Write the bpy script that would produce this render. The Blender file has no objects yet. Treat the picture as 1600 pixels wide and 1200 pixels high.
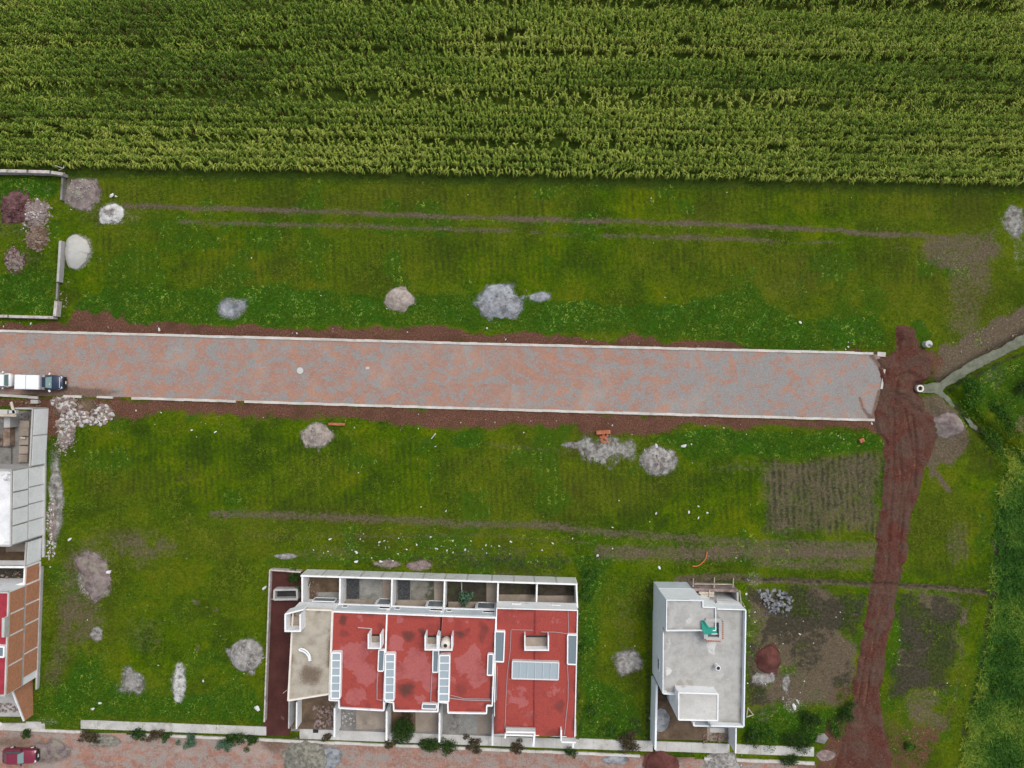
import bpy, math, random
import numpy as np
from mathutils import Vector, Matrix

R = math.radians
SC = bpy.context.scene
COL = SC.collection
random.seed(11)
rng = np.random.default_rng(11)

# ------------------------------------------------------------------ camera
CAM_H = 79.0            # metres above the ground
FPX = 1600 * 24 / 36    # focal length in photograph pixels
cam_d = bpy.data.cameras.new('camera')
cam_d.lens = 24; cam_d.sensor_width = 36; cam_d.clip_start = 0.5; cam_d.clip_end = 6000
cam = bpy.data.objects.new('camera', cam_d)
cam.location = (0, 0, CAM_H)
COL.objects.link(cam)
SC.camera = cam

# ------------------------------------------------------------------ light
SUN_DIR = Vector((0.42, 0.50, 1.25)).normalized()
SUN_EL = math.asin(SUN_DIR.z); SUN_AZ = math.atan2(SUN_DIR.x, SUN_DIR.y)
w = bpy.data.worlds.new('World'); SC.world = w; w.use_nodes = True
nt = w.node_tree
sky = nt.nodes.new('ShaderNodeTexSky'); sky.sky_type = 'NISHITA'
sky.sun_disc = False; sky.sun_elevation = SUN_EL; sky.sun_rotation = SUN_AZ
sky.air_density = 1.0; sky.dust_density = 4.0; sky.ozone_density = 1.0
bg = nt.nodes['Background']; bg.inputs[1].default_value = 0.15
hs_ = nt.nodes.new('ShaderNodeHueSaturation'); hs_.inputs['Saturation'].default_value = .55      # cloud cover whitens the sky
nt.links.new(sky.outputs[0], hs_.inputs['Color']); nt.links.new(hs_.outputs[0], bg.inputs[0])
sd = bpy.data.lights.new('sun', 'SUN'); sd.energy = 1.0; sd.angle = R(30); sd.color = (1, 0.95, 0.86)
sun = bpy.data.objects.new('sun', sd); COL.objects.link(sun)
sun.location = SUN_DIR * 120
sun.rotation_euler = (-SUN_DIR).to_track_quat('-Z', 'Y').to_euler()
SC.view_settings.view_transform = 'Standard'; SC.view_settings.look = 'None'
SC.view_settings.exposure = 0.30; SC.view_settings.gamma = 1.0

# ------------------------------------------------------------------ survey helpers
def at(px, py, z=0.0):
    """survey map position (photograph pixels) of a point known to be z metres up -> metres"""
    k = (CAM_H - z) / FPX
    return ((px - 800) * k, (600 - py) * k, z)
def ths(zx, zy):  return (400 + zx / 3.077, 870 + zy / 3.077)      # survey sheet of the row of houses
def whD(zx, zy):  return (980 + zx / 5.714, 880 + zy / 5.714)      # sheets of the white house
def whE(zx, zy):  return (980 + zx / 5.0, 1020 + zy / 5.0)
def ufA(zx, zy):  return (zx / 8.575, 630 + zy / 8.575)            # sheets of the two houses at the west edge
def ufB(zx, zy):  return (zx / 7.5, 770 + zy / 7.5)
def ufC(zx, zy):  return (zx / 5.21, 920 + zy / 5.21)

# ------------------------------------------------------------------ noise
def _hash(ix, iy, seed):
    h = (ix.astype(np.int64) * 374761393 + iy.astype(np.int64) * 668265263 + seed * 974711) & 0x7fffffff
    h = ((h ^ (h >> 13)) * 1274126177) & 0x7fffffff
    h = h ^ (h >> 16)
    return (h & 0xffff) / 65535.0
def vnoise(x, y, seed=0):
    x = np.asarray(x, float); y = np.asarray(y, float)
    xi = np.floor(x); yi = np.floor(y); fx = x - xi; fy = y - yi
    fx = fx * fx * (3 - 2 * fx); fy = fy * fy * (3 - 2 * fy)
    a = _hash(xi, yi, seed); b = _hash(xi + 1, yi, seed); c = _hash(xi, yi + 1, seed); d = _hash(xi + 1, yi + 1, seed)
    return (a * (1 - fx) + b * fx) * (1 - fy) + (c * (1 - fx) + d * fx) * fy
def fbm(x, y, octv=4, seed=0):
    s = 0; a = 0.5; t = 0
    for o in range(octv):
        s = s + a * vnoise(x * 2 ** o + o * 17.3, y * 2 ** o - o * 9.1, seed + o); t += a; a *= 0.55
    return s / t
def sstep(v, a, b):
    t = np.clip((v - a) / (b - a), 0, 1); return t * t * (3 - 2 * t)
def poly_sd(px, py, pts):
    """signed distance to a polygon, positive inside"""
    d = np.full(px.shape, 1e9); ins = np.zeros(px.shape, bool)
    n = len(pts)
    for i in range(n):
        x0, y0 = pts[i]; x1, y1 = pts[(i + 1) % n]
        ex, ey = x1 - x0, y1 - y0; L = ex * ex + ey * ey + 1e-9
        t = np.clip(((px - x0) * ex + (py - y0) * ey) / L, 0, 1)
        d = np.minimum(d, np.hypot(px - x0 - t * ex, py - y0 - t * ey))
        if y0 != y1:
            c = (y0 > py) != (y1 > py)
            ins ^= c & (px < (x1 - x0) * (py - y0) / (y1 - y0) + x0)
    return np.where(ins, d, -d)
def line_d(px, py, pts):
    d = np.full(px.shape, 1e9)
    for (x0, y0), (x1, y1) in zip(pts[:-1], pts[1:]):
        ex, ey = x1 - x0, y1 - y0; L = ex * ex + ey * ey + 1e-9
        t = np.clip(((px - x0) * ex + (py - y0) * ey) / L, 0, 1)
        d = np.minimum(d, np.hypot(px - x0 - t * ex, py - y0 - t * ey))
    return d

# ------------------------------------------------------------------ meshes and objects
class MB:
    def __init__(s): s.v = []; s.f = []
    def add(s, vs, fs):
        o = len(s.v); s.v += [tuple(p) for p in vs]; s.f += [tuple(o + i for i in f) for f in fs]; return s
    def hull(s, bot, top):
        n = len(bot)
        s.add(list(bot) + list(top), [tuple(range(n))[::-1], tuple(range(n, 2 * n))] +
              [(i, (i + 1) % n, n + (i + 1) % n, n + i) for i in range(n)]); return s
    def prism(s, pts, zt, zb):
        """polygon surveyed at height zt, carried straight down to zb"""
        w = [at(x, y, zt) for x, y in pts]
        if sum(w[i][0] * w[(i + 1) % len(w)][1] - w[(i + 1) % len(w)][0] * w[i][1] for i in range(len(w))) < 0: w = w[::-1]
        return s.hull([(x, y, zb) for x, y, z in w], [(x, y, zt) for x, y, z in w])
    def box(s, c, d, rz=0, rx=0, ry=0):
        M = Matrix.Translation(c) @ Matrix.Rotation(rz, 4, 'Z') @ Matrix.Rotation(ry, 4, 'Y') @ Matrix.Rotation(rx, 4, 'X')
        P = [M @ Vector((x * d[0] / 2, y * d[1] / 2, z * d[2] / 2)) for z in (-1, 1) for x, y in ((-1, -1), (1, -1), (1, 1), (-1, 1))]
        return s.hull(P[:4], P[4:])
    def wall(s, p, q, t, zt, zb, zt2=None):
        """wall whose top centre line was surveyed from p to q at height zt (metres thick t)"""
        a = Vector(at(*p, zt)); b = Vector(at(*q, zt if zt2 is None else zt2))
        d = Vector((b.x - a.x, b.y - a.y, 0)).normalized(); nn = Vector((-d.y, d.x, 0)) * (t / 2)
        T = [a - nn, b - nn, b + nn, a + nn]
        return s.hull([(v.x, v.y, zb) for v in T], [tuple(v) for v in T])
    def tube(s, pts, r, n=6, caps=True, r2=None):
        pts = [Vector(p) for p in pts]; rings = []
        for i, p in enumerate(pts):
            d = (pts[min(i + 1, len(pts) - 1)] - pts[max(i - 1, 0)]).normalized()
            u = d.orthogonal().normalized() if i == 0 else (u - d * u.dot(d)).normalized()
            vv = d.cross(u); rr = r if r2 is None else r + (r2 - r) * i / (len(pts) - 1)
            rings.append([p + (u * math.cos(2 * math.pi * k / n) + vv * math.sin(2 * math.pi * k / n)) * rr for k in range(n)])
        o = len(s.v)
        for rg in rings: s.v += [tuple(p) for p in rg]
        for i in range(len(pts) - 1):
            for k in range(n):
                s.f.append((o + i * n + k, o + i * n + (k + 1) % n, o + (i + 1) * n + (k + 1) % n, o + (i + 1) * n + k))
        if caps:
            s.f.append(tuple(o + k for k in range(n))[::-1]); s.f.append(tuple(o + (len(pts) - 1) * n + k for k in range(n)))
        return s
    def lathe(s, c, prof, n=20):
        o = len(s.v)
        for r, z in prof: s.v += [(c[0] + r * math.cos(2 * math.pi * k / n), c[1] + r * math.sin(2 * math.pi * k / n), c[2] + z) for k in range(n)]
        for i in range(len(prof) - 1):
            for k in range(n):
                s.f.append((o + i * n + k, o + i * n + (k + 1) % n, o + (i + 1) * n + (k + 1) % n, o + (i + 1) * n + k))
        s.f.append(tuple(o + k for k in range(n))[::-1]); s.f.append(tuple(o + (len(prof) - 1) * n + k for k in range(n)))
        return s

def wloc(o):
    v = Vector((0, 0, 0))
    while o is not None: v += o.location; o = o.parent
    return v
def tag(o, label=None, cat=None, group=None, kind=None):
    if label: o['label'] = label
    if cat: o['category'] = cat
    if group: o['group'] = group
    if kind: o['kind'] = kind
    return o
def obj(name, mb, mat, parent=None, local=False, smooth=False):
    me = bpy.data.meshes.new(name)
    V = np.array(mb.v, float)
    if local: off = np.zeros(3)
    elif parent is not None: off = np.array(wloc(parent))
    else: off = np.array([(V[:, 0].min() + V[:, 0].max()) / 2, (V[:, 1].min() + V[:, 1].max()) / 2, V[:, 2].min()])
    me.from_pydata((V - off).tolist(), [], mb.f); me.materials.append(mat)
    if getattr(mb, 'edge', None) is not None:
        a_ = me.attributes.new('edge', 'FLOAT', 'POINT'); a_.data.foreach_set('value', np.asarray(mb.edge, np.float32))
    if smooth: me.polygons.foreach_set('use_smooth', [True] * len(me.polygons))
    me.update()
    o = bpy.data.objects.new(name, me); COL.objects.link(o)
    if parent is not None: o.parent = parent
    elif not local: o.location = off
    return o
def thing(name, loc, label, cat, group=None, rz=0):
    o = bpy.data.objects.new(name, None); o.empty_display_size = 0.3; COL.objects.link(o)
    o.location = loc; o.rotation_euler = (0, 0, rz); return tag(o, label, cat, group)
def copy_tree(o, parent=None):
    c = o.copy(); COL.objects.link(c)
    if parent is not None: c.parent = parent
    for ch in list(o.children): copy_tree(ch, c)
    return c
def big_mesh(name, V, Fq, mat, attrs=None, smooth=False, tri=False):
    """numpy vertices + quads/tris, kept in world metres"""
    me = bpy.data.meshes.new(name); k = 3 if tri else 4
    me.vertices.add(len(V)); me.vertices.foreach_set('co', np.ascontiguousarray(V, dtype=np.float32).ravel())
    me.loops.add(len(Fq) * k); me.loops.foreach_set('vertex_index', np.ascontiguousarray(Fq, dtype=np.int32).ravel())
    me.polygons.add(len(Fq)); me.polygons.foreach_set('loop_start', np.arange(0, len(Fq) * k, k, dtype=np.int32))
    me.materials.append(mat)
    if attrs:
        for an, A in attrs.items():
            a = me.attributes.new(an, 'FLOAT_COLOR', 'POINT')
            C = np.ones((len(V), 4), np.float32); C[:, :A.shape[1]] = A
            a.data.foreach_set('color', C.ravel())
    me.update(calc_edges=True)
    if smooth: me.polygons.foreach_set('use_smooth', np.ones(len(Fq), bool))
    o = bpy.data.objects.new(name, me); COL.objects.link(o); return o

# ------------------------------------------------------------------ materials
class NM:
    def __init__(s, name, rough=0.85, spec=0.25):
        s.m = bpy.data.materials.new(name); s.m.use_nodes = True; s.t = s.m.node_tree
        s.b = s.t.nodes['Principled BSDF']; s.b.inputs['Roughness'].default_value = rough
        s.b.inputs['Specular IOR Level'].default_value = spec; s._pos = None
    def n(s, ty, **kw):
        nd = s.t.nodes.new(ty)
        for k, v in kw.items(): setattr(nd, k, v)
        return nd
    def put(s, sock, v):
        if isinstance(v, bpy.types.NodeSocket): s.t.links.new(v, sock)
        elif isinstance(v, (tuple, list)): sock.default_value = (*v, 1) if len(v) == 3 and sock.type == 'RGBA' else v
        else: sock.default_value = v
    def pos(s):
        if s._pos is None: s._pos = s.n('ShaderNodeNewGeometry').outputs['Position']
        return s._pos
    def scaled(s, v):
        m = s.n('ShaderNodeMapping'); s.put(m.inputs['Vector'], s.pos()); m.inputs['Scale'].default_value = v; return m.outputs[0]
    def noise(s, scale, detail=5, rough=0.6, vec=None, dist=0.0):
        nd = s.n('ShaderNodeTexNoise'); s.put(nd.inputs['Vector'], vec if vec is not None else s.pos())
        nd.inputs['Scale'].default_value = scale; nd.inputs['Detail'].default_value = detail
        nd.inputs['Roughness'].default_value = rough; nd.inputs['Distortion'].default_value = dist
        return nd.outputs['Fac']
    def ramp(s, fac, stops):
        r = s.n('ShaderNodeValToRGB'); s.put(r.inputs[0], fac); e = r.color_ramp.elements
        while len(e) < len(stops): e.new(0.5)
        for el, (p, c) in zip(e, stops):
            el.position = p; el.color = (*c, 1) if isinstance(c, tuple) else (c, c, c, 1)
        return r.outputs[0]
    def mix(s, fac, a, b, mode='MIX'):
        m = s.n('ShaderNodeMix', data_type='RGBA', blend_type=mode)
        s.put(m.inputs[0], fac); s.put(m.inputs[6], a); s.put(m.inputs[7], b); return m.outputs[2]
    def mr(s, v, a, b, c=0.0, d=1.0):
        m = s.n('ShaderNodeMapRange', interpolation_type='SMOOTHSTEP')
        for i, x in enumerate((v, a, b, c, d)): s.put(m.inputs[i], x)
        return m.outputs[0]
    def ma(s, op, a, b=0.0):
        m = s.n('ShaderNodeMath', operation=op); s.put(m.inputs[0], a); s.put(m.inputs[1], b); return m.outputs[0]
    def attr(s, name):
        a = s.n('ShaderNodeAttribute', attribute_name=name); c = s.n('ShaderNodeSeparateColor')
        s.t.links.new(a.outputs['Color'], c.inputs[0]); return a.outputs['Color'], c.outputs
    def masked(s, prev, col, mask, nz, k=0.9, lo=0.42, hi=0.62):
        v = s.ma('ADD', mask, s.ma('MULTIPLY', s.ma('SUBTRACT', nz, 0.5), k))
        return s.mix(s.mr(v, lo, hi), prev, col)
    def color(s, c): s.put(s.b.inputs['Base Color'], c); return s
    def bump(s, h, strength=0.4, dist=0.05):
        b = s.n('ShaderNodeBump'); b.inputs['Strength'].default_value = strength; b.inputs['Distance'].default_value = dist
        s.put(b.inputs['Height'], h); s.t.links.new(b.outputs[0], s.b.inputs['Normal']); return s

def mottled(name, c1, c2, scale=1.0, c3=None, s3=0.4, t3=(0.55, 0.7), rough=0.85, bump=0.3, bs=8.0, spec=0.2, fine=0.25):
    m = NM(name, rough, spec)
    c = m.ramp(m.noise(scale, 6), [(0.35, c1), (0.65, c2)])
    if c3: c = m.mix(m.mr(m.noise(s3, 5), *t3), c, c3)
    f = m.noise(bs, 4)
    c = m.mix(fine, c, m.ramp(f, [(0.3, 0.25), (0.7, 1.0)]), 'MULTIPLY') if fine else c
    m.color(c)
    if bump: m.bump(f, bump, 0.04)
    return m.m

SOFT = {}
def soft(mat, lo=.15, hi=.70, k=.62):
    """the same loose material thinning out towards the border of a spread (vertex attribute edge)"""
    if mat.name in SOFT: return SOFT[mat.name]
    m_ = mat.copy(); m_.name = 'loose_' + mat.name; t = m_.node_tree; b = t.nodes['Principled BSDF']
    a = t.nodes.new('ShaderNodeAttribute'); a.attribute_name = 'edge'; g_ = t.nodes.new('ShaderNodeNewGeometry')
    out = a.outputs['Fac']
    for sc, dt, kk in ((1.6, 4, k), (7.0, 3, k * .5)):
        n = t.nodes.new('ShaderNodeTexNoise'); n.inputs['Scale'].default_value = sc; n.inputs['Detail'].default_value = dt; n.inputs['Roughness'].default_value = .7
        t.links.new(g_.outputs['Position'], n.inputs['Vector'])
        x = t.nodes.new('ShaderNodeMath'); x.operation = 'MULTIPLY_ADD'; t.links.new(n.outputs['Fac'], x.inputs[0]); x.inputs[1].default_value = kk; x.inputs[2].default_value = -kk / 2
        y = t.nodes.new('ShaderNodeMath'); y.operation = 'ADD'; t.links.new(out, y.inputs[0]); t.links.new(x.outputs[0], y.inputs[1]); out = y.outputs[0]
    r = t.nodes.new('ShaderNodeMapRange'); r.interpolation_type = 'SMOOTHSTEP'; t.links.new(out, r.inputs[0]); r.inputs[1].default_value = lo; r.inputs[2].default_value = hi
    t.links.new(r.outputs[0], b.inputs['Alpha']); SOFT[mat.name] = m_; return m_

# ------------------------------------------------------------------ ground masks (all in survey pixels)
ROAD_MAIN = [(-160, 512), (380, 527.5), (800, 539), (1320, 551.5), (1372, 553.5), (1381, 575), (1376, 608), (1366, 655),
             (1000, 645), (640, 634), (210, 621.5), (-160, 612)]
def low_kerb(x): return 1138 + 0.0425 * x
ROAD_LOW = [(-160, low_kerb(-160)), (1274, low_kerb(1274)), (1268, 1330), (-160, 1290)]
TRACK = [(1366, 562), (1384, 556), (1403, 545), (1398, 512), (1412, 506), (1428, 512), (1437, 545), (1462, 560), (1452, 592), (1436, 612),
         (1446, 640), (1470, 668), (1464, 690), (1452, 716), (1440, 755), (1424, 800), (1418, 842), (1409, 890), (1401, 930),
         (1391, 985), (1380, 1040), (1374, 1095), (1380, 1130), (1390, 1170), (1396, 1260),
         (1310, 1260), (1306, 1200), (1316, 1150), (1334, 1112), (1333, 1060), (1345, 1010), (1357, 945), (1364, 900),
         (1372, 830), (1382, 742), (1380, 690), (1362, 662), (1363, 640), (1376, 608)]
WATER1 = [(1441, 601), (1470, 598), (1484, 588), (1516, 566), (1560, 545), (1612, 517), (1660, 494), (1660, 512), (1605, 538), (1545, 569), (1502, 592),
          (1480, 604), (1474, 611), (1488, 622), (1497, 634), (1492, 637), (1482, 626), (1464, 615), (1441, 613)]
WATER2 = [(1510, 652), (1520, 657), (1533, 669), (1530, 674), (1520, 668)]
DITCH = [(1437, 607), (1472, 605), (1500, 634), (1518, 656), (1535, 672), (1565, 694), (1600, 722), (1680, 780)]
DITCH2 = [(1478, 600), (1530, 568), (1600, 530), (1680, 490)]
TRENCH = [(1160, 906), (1300, 909), (1362, 913), (1410, 915), (1490, 920), (1552, 926), (1640, 934)]
HOUSES = [[(421, 893), (905, 907), (900, 1176), (412, 1160)], [(1020, 909), (1165, 915), (1152, 1180), (1017, 1174)],
          [(-160, 636), (75, 640), (66, 850), (62, 925), (50, 1126), (-160, 1120)]]
DUSTS = [(362, 482, 27, 20, .75), (843, 464, 28, 12, .55), (900, 697, 28, 12, .4), (948, 702, 38, 26, .62), (207, 1064, 22, 22, .6), (281, 1068, 13, 28, .75),
         (980, 1034, 28, 22, .7), (152, 990, 10, 12, .8), (88, 785, 13, 62, .8), (86, 720, 14, 40, .6), (146, 900, 30, 42, .8), (447, 869, 17, 5, .9),
         (1583, 345, 22, 26, .65), (1592, 395, 14, 40, .55), (655, 884, 20, 9, .85), (604, 882, 22, 8, .7), (190, 340, 40, 14, .5), (128, 303, 34, 28, .8),
         (122, 393, 25, 30, .9), (175, 332, 22, 18, .9), (625, 467, 28, 17, .6), (780, 471, 40, 26, .7), (495, 681, 26, 22, .8), (1028, 718, 30, 24, .8),
         (385, 1024, 30, 26, .7), (1240, 1102, 24, 16, .6), (1195, 1060, 26, 20, .55), (1225, 1072, 12, 26, .45), (1478, 662, 30, 26, .35), (120, 640, 50, 24, .6),
         (1335, 1180, 14, 12, .6), (445, 1130, 20, 20, .4), (1300, 560, 6, 4, .3), (1180, 905, 16, 16, .6), (1078, 908, 60, 6, .5), (70, 1128, 30, 8, .6)]
STRIP_N = [(96, 503), (108, 478), (140, 480), (200, 500), (330, 507), (500, 512), (690, 512), (760, 522), (820, 515), (900, 524), (960, 532), (1010, 521),
           (1040, 531), (1120, 536), (1200, 546), (1376, 552), (1384, 562), (800, 545), (-100, 520), (-100, 512)]
STRIP_S = [(60, 622), (185, 618), (700, 632), (1376, 652), (1384, 678), (1300, 672), (1200, 668), (1150, 676), (1100, 667), (1050, 676), (1000, 684), (930, 684),
           (880, 667), (700, 672), (640, 664), (560, 657), (480, 661), (400, 652), (300, 651), (250, 649), (215, 656), (170, 650), (100, 655), (76, 700)]
LUSH_N = [(108, 470), (180, 445), (300, 448), (430, 440), (600, 462), (760, 455), (900, 470), (1040, 478), (1170, 440), (1200, 470), (1250, 500), (1372, 492),
          (1386, 545), (1200, 548), (1000, 522), (700, 514), (400, 510), (108, 502)]
LUSH_S = [(1015, 686), (1100, 672), (1180, 676), (1372, 678), (1376, 708), (1200, 712), (1080, 716)]
LUSH_BL = [(120, 1010), (160, 1020), (185, 1070), (300, 1085), (360, 1060), (412, 1080), (410, 1132), (60, 1120), (62, 1080), (105, 1060)]
LUSH_E = [(1500, 600), (1560, 570), (1680, 540), (1680, 1300), (1480, 1300), (1505, 1130), (1530, 1000), (1545, 900), (1552, 800), (1560, 700), (1510, 690)]
TALLG = [(1556, 800), (1575, 700), (1680, 700), (1680, 1320), (1486, 1320), (1510, 1150), (1536, 1030), (1550, 930)]
LUSH_W = [(-80, 276), (90, 274), (84, 310), (-80, 320)]
LUSH_W2 = [(-80, 425), (82, 425), (84, 492), (-80, 490)]
LUSH_T = [(880, 870), (960, 870), (935, 950), (930, 1060), (990, 1090), (1005, 1155), (904, 1150), (904, 905)]
LUSH_WH = [(1160, 1120), (1200, 1100), (1240, 1120), (1300, 1100), (1332, 1105), (1305, 1150), (1260, 1172), (1160, 1160)]
PLOUGH = [(1196, 716), (1378, 708), (1374, 832), (1192, 832)]
WLOT = [(1168, 920), (1356, 922), (1330, 1100), (1168, 1105)]
ELOT = [(1402, 925), (1508, 930), (1478, 1080), (1392, 1085)]

def masks(px, py, fine=True):
    px = np.asarray(px, float); py = np.asarray(py, float)
    X = (px - 800) / 13.5; Y = (600 - py) / 13.5
    wx = px + (fbm(X * .45, Y * .45, 4, 3) - .5) * 26; wy = py + (fbm(X * .45, Y * .45, 4, 9) - .5) * 26
    lx = px + (fbm(X * .8, Y * .8, 3, 5) - .5) * 7; ly = py + (fbm(X * .35, Y * .8, 3, 6) - .5) * 6
    Z = np.zeros(px.shape)
    def pl(pts, soft, a=1.0, x=wx, y=wy): return a * sstep(poly_sd(x, y, pts), -soft, soft)
    def ln(pts, wd, soft, a=1.0): return a * sstep(-line_d(lx, ly, pts), -wd - soft, -wd + soft)
    def el(cx, cy, rx, ry, a=1.0, s=.35, x=wx, y=wy): return a * sstep(-np.hypot((x - cx) / rx, (y - cy) / ry), -1 - s, -1 + s)
    red = np.maximum.reduce([pl(STRIP_N, 7), pl(STRIP_S, 15, 1.0), pl(TRACK, 6, .95, lx, ly), el(1325, 1085, 42, 22, .55), pl([(1372, 1105), (1410, 1128), (1446, 1128), (1484, 1136), (1462, 1185), (1440, 1260), (1380, 1260)], 18, .74), el(1300, 1185, 26, 30, .8), ln([(1490, 1105), (1462, 1160), (1440, 1200)], 6, 8, .7),
                             el(1450, 570, 26, 20, .75), el(90, 660, 22, 30, .9), el(1330, 1150, 50, 40, .8), el(1366, 500, 20, 26, .35), el(40, 1128, 50, 10, .5), pl([(-80, 622), (70, 624), (76, 642), (-80, 640)], 4, .9)])
    red *= .80 + .4 * fbm(X * .35, Y * .35, 3, 44)
    vlo = .35 + 1.0 * sstep(fbm(X * .28, Y * .28, 4, 131), .36, .62); vl2 = .3 + 1.0 * sstep(fbm(X * .26, Y * .26, 4, 137), .38, .62)
    t = fbm(X * .12, Y * .5, 3, 21)
    bare = np.maximum.reduce([ln([(196, 322), (400, 328), (700, 338), (1000, 347), (1250, 357), (1480, 372)], 3.8, 8, 1.15),
                              ln([(200, 345), (340, 348), (600, 355), (800, 362), (1100, 372), (1420, 386)], 3.5, 8, 1.0) * sstep(t, .20, .42),
                              el(1500, 392, 66, 26, .8), pl([(1490, 370), (1560, 350), (1552, 440), (1528, 530), (1478, 520)], 14, .62),
                              pl(PLOUGH, 18, .8), ln([(940, 862), (1060, 866), (1150, 862), (1358, 862)], 15, 12, .8), ln([(1000, 838), (1200, 848), (1368, 852)], 9, 8, .7),
                              ln([(1180, 880), (1362, 884)], 10, 8, .65), pl([(1130, 715), (1196, 712), (1196, 745), (1080, 740)], 14, .45),
                              ln([(330, 803), (500, 806), (700, 817), (860, 822), (950, 833), (1030, 838)], 7, 10, .85), ln([(380, 836), (560, 838), (760, 836), (930, 850)], 4, 6, .55),
                              ln([(640, 345), (1000, 356)], 3, 4, .4), el(150, 860, 36, 14, .5), ln([(110, 905), (104, 985), (82, 1060)], 16, 12, .55), el(200, 835, 70, 16, .4),
                              pl([(1452, 585), (1464, 550), (1478, 536), (1520, 520), (1560, 496), (1640, 450), (1680, 500), (1600, 535), (1550, 562), (1500, 590), (1476, 604)], 7, 1.25),
                              el(1478, 662, 36, 30, .9), el(1464, 730, 8, 26, .8), ln([(1448, 720), (1482, 766)], 5, 4, .9), ln(TRENCH, 5, 4, .9),
                              pl(WLOT, 18, .78) * vlo, pl(ELOT, 16, .66) * vlo, el(1500, 850, 22, 40, .55), el(1562, 850, 9, 22, .75), el(1440, 1096, 32, 14, .55), el(1498, 1010, 10, 40, .5), el(1506, 960, 9, 16, .8),
                              ln([(1060, 905), (1160, 903)], 8, 5, .8), el(1010, 870, 30, 20, .4), el(1190, 985, 26, 30, .55), el(820, 900, 60, 8, .5), el(640, 690, 40, 8, .35), ln([(760, 694), (900, 706)], 4, 5, .5),
                              el(1230, 452, 40, 14, .35), el(1420, 890, 12, 6, .4), el(1190, 1110, 20, 20, .5), el(980, 975, 24, 50, .4), el(1552, 590, 22, 20, .5), el(1590, 660, 10, 14, .7), el(1540, 1100, 7, 8, .7), ln([(1516, 930), (1506, 1010), (1492, 1090)], 3, 6, .6), pl([(1440, 618), (1474, 622), (1500, 642), (1512, 668), (1506, 700), (1488, 722), (1452, 716), (1448, 660)], 8, .95), pl([(1410, 1100), (1440, 1098), (1490, 1118), (1470, 1150), (1420, 1130)], 12, .7),  el(1345, 940, 24, 12, .5), el(1230, 925, 50, 10, .4),
                              el(310, 1010, 6, 6, .7), pl([(90, 830), (260, 820), (300, 860), (200, 900), (150, 1010), (90, 1080), (70, 1000)], 30, .38) * (.4 + vlo), ln([(420, 862), (900, 868)], 14, 12, .38) * vlo, el(230, 985, 50, 40, .30) * vlo, el(300, 942, 8, 5, .8), el(334, 950, 6, 4, .8), el(70, 300, 8, 20, .4), el(20, 340, 60, 40, .4), el(45, 405, 40, 20, .4), el(180, 335, 60, 20, .4)])
    bare = bare * (.75 + .5 * fbm(X * .3, Y * .3, 3, 77))
    lush = np.maximum.reduce([pl(LUSH_N, 10, .95), pl(LUSH_S, 9), pl(LUSH_BL, 14, .85), pl(LUSH_E, 14, .8), pl(LUSH_W, 8), pl(LUSH_W2, 8), pl(LUSH_T, 12, .9), pl(LUSH_WH, 10, .9),
                              ln([(420, 878), (640, 870), (880, 878)], 12, 10, .6), el(730, 686, 26, 18, .8), el(300, 655, 14, 8, .6), el(190, 645, 10, 10, .8), el(340, 990, 70, 50, .35), el(250, 940, 80, 40, .4),
                              ln([(1384, 700), (1380, 800), (1366, 890)], 5, 5, .8), el(1500, 625, 26, 16, .7), ln([(1120, 273), (1600, 300)], 9, 6, .5), ln([(210, 336), (700, 346), (1200, 364)], 6, 8, .50), ln([(200, 352), (800, 368)], 4, 8, .45), ln([(300, 820), (700, 826), (1000, 846)], 7, 10, .5), ln([(130, 790), (420, 812)], 12, 12, .4), ln([(100, 272), (1120, 286)], 7, 6, .5), el(1310, 735 + 45, 20, 30, .35),
                              el(1440, 520, 14, 22, .7), el(1180, 800, 20, 20, .4), ln([(1540, 720), (1530, 900), (1500, 1100)], 10, 10, .4)])
    tl = fbm(X * .22, Y * .22, 3, 61)
    lush = np.maximum(lush, .6 * sstep(tl, .56, .72)); lush = lush * (1 - .7 * sstep(fbm(X * .16, Y * .16, 3, 151), .5, .66) * (px > 1470))
    dust = Z.copy()
    for cx, cy, rx, ry, a in DUSTS: dust = np.maximum(dust, el(cx, cy, rx, ry, a, .45, lx, ly))
    dark = np.maximum.reduce([ln([(1604, 730), (1566, 800), (1549, 930), (1532, 1050), (1502, 1160)], 4, 4, .95), ln([(1546, 716), (1527, 900), (1502, 1040), (1482, 1130)], 2.5, 4, .6), el(1230, 985, 30, 26, .7), el(1330, 1060, 24, 30, .5), pl(WLOT, 18, .85) * vl2, pl(ELOT, 16, .95) * vl2, el(1262, 1010, 30, 50, .7), el(1450, 990, 40, 60, .6), pl(PLOUGH, 8, .35), ln(DITCH[2:], 5, 3, 1.3), ln(TRENCH, 2.5, 2.5, .8),  # first line paints in the shadowed edge of the tall grass
                              el(290, 740, 22, 30, .4), ln([(500, 345), (900, 362)], 3, 4, .4), pl([(640, 862), (880, 868), (890, 900), (640, 888)], 10, .6), ln([(904, 910), (905, 1150)], 5, 5, .6),  # last strip paints shade into the ground along the row's east wall
                              ln([(1013, 910), (1012, 1160)], 5, 6, .7), el(990, 1140, 14, 18, .6), ln([(400, 840), (900, 865)], 6, 6, .35), ln([(1384, 690), (1374, 830), (1362, 905)], 2.5, 3, .8), ln([(1486, 612), (1500, 560 + 38), (1560, 570), (1640, 528)], 3, 3, .9)])  # first strip paints the white house's shadow along its west wall
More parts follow.
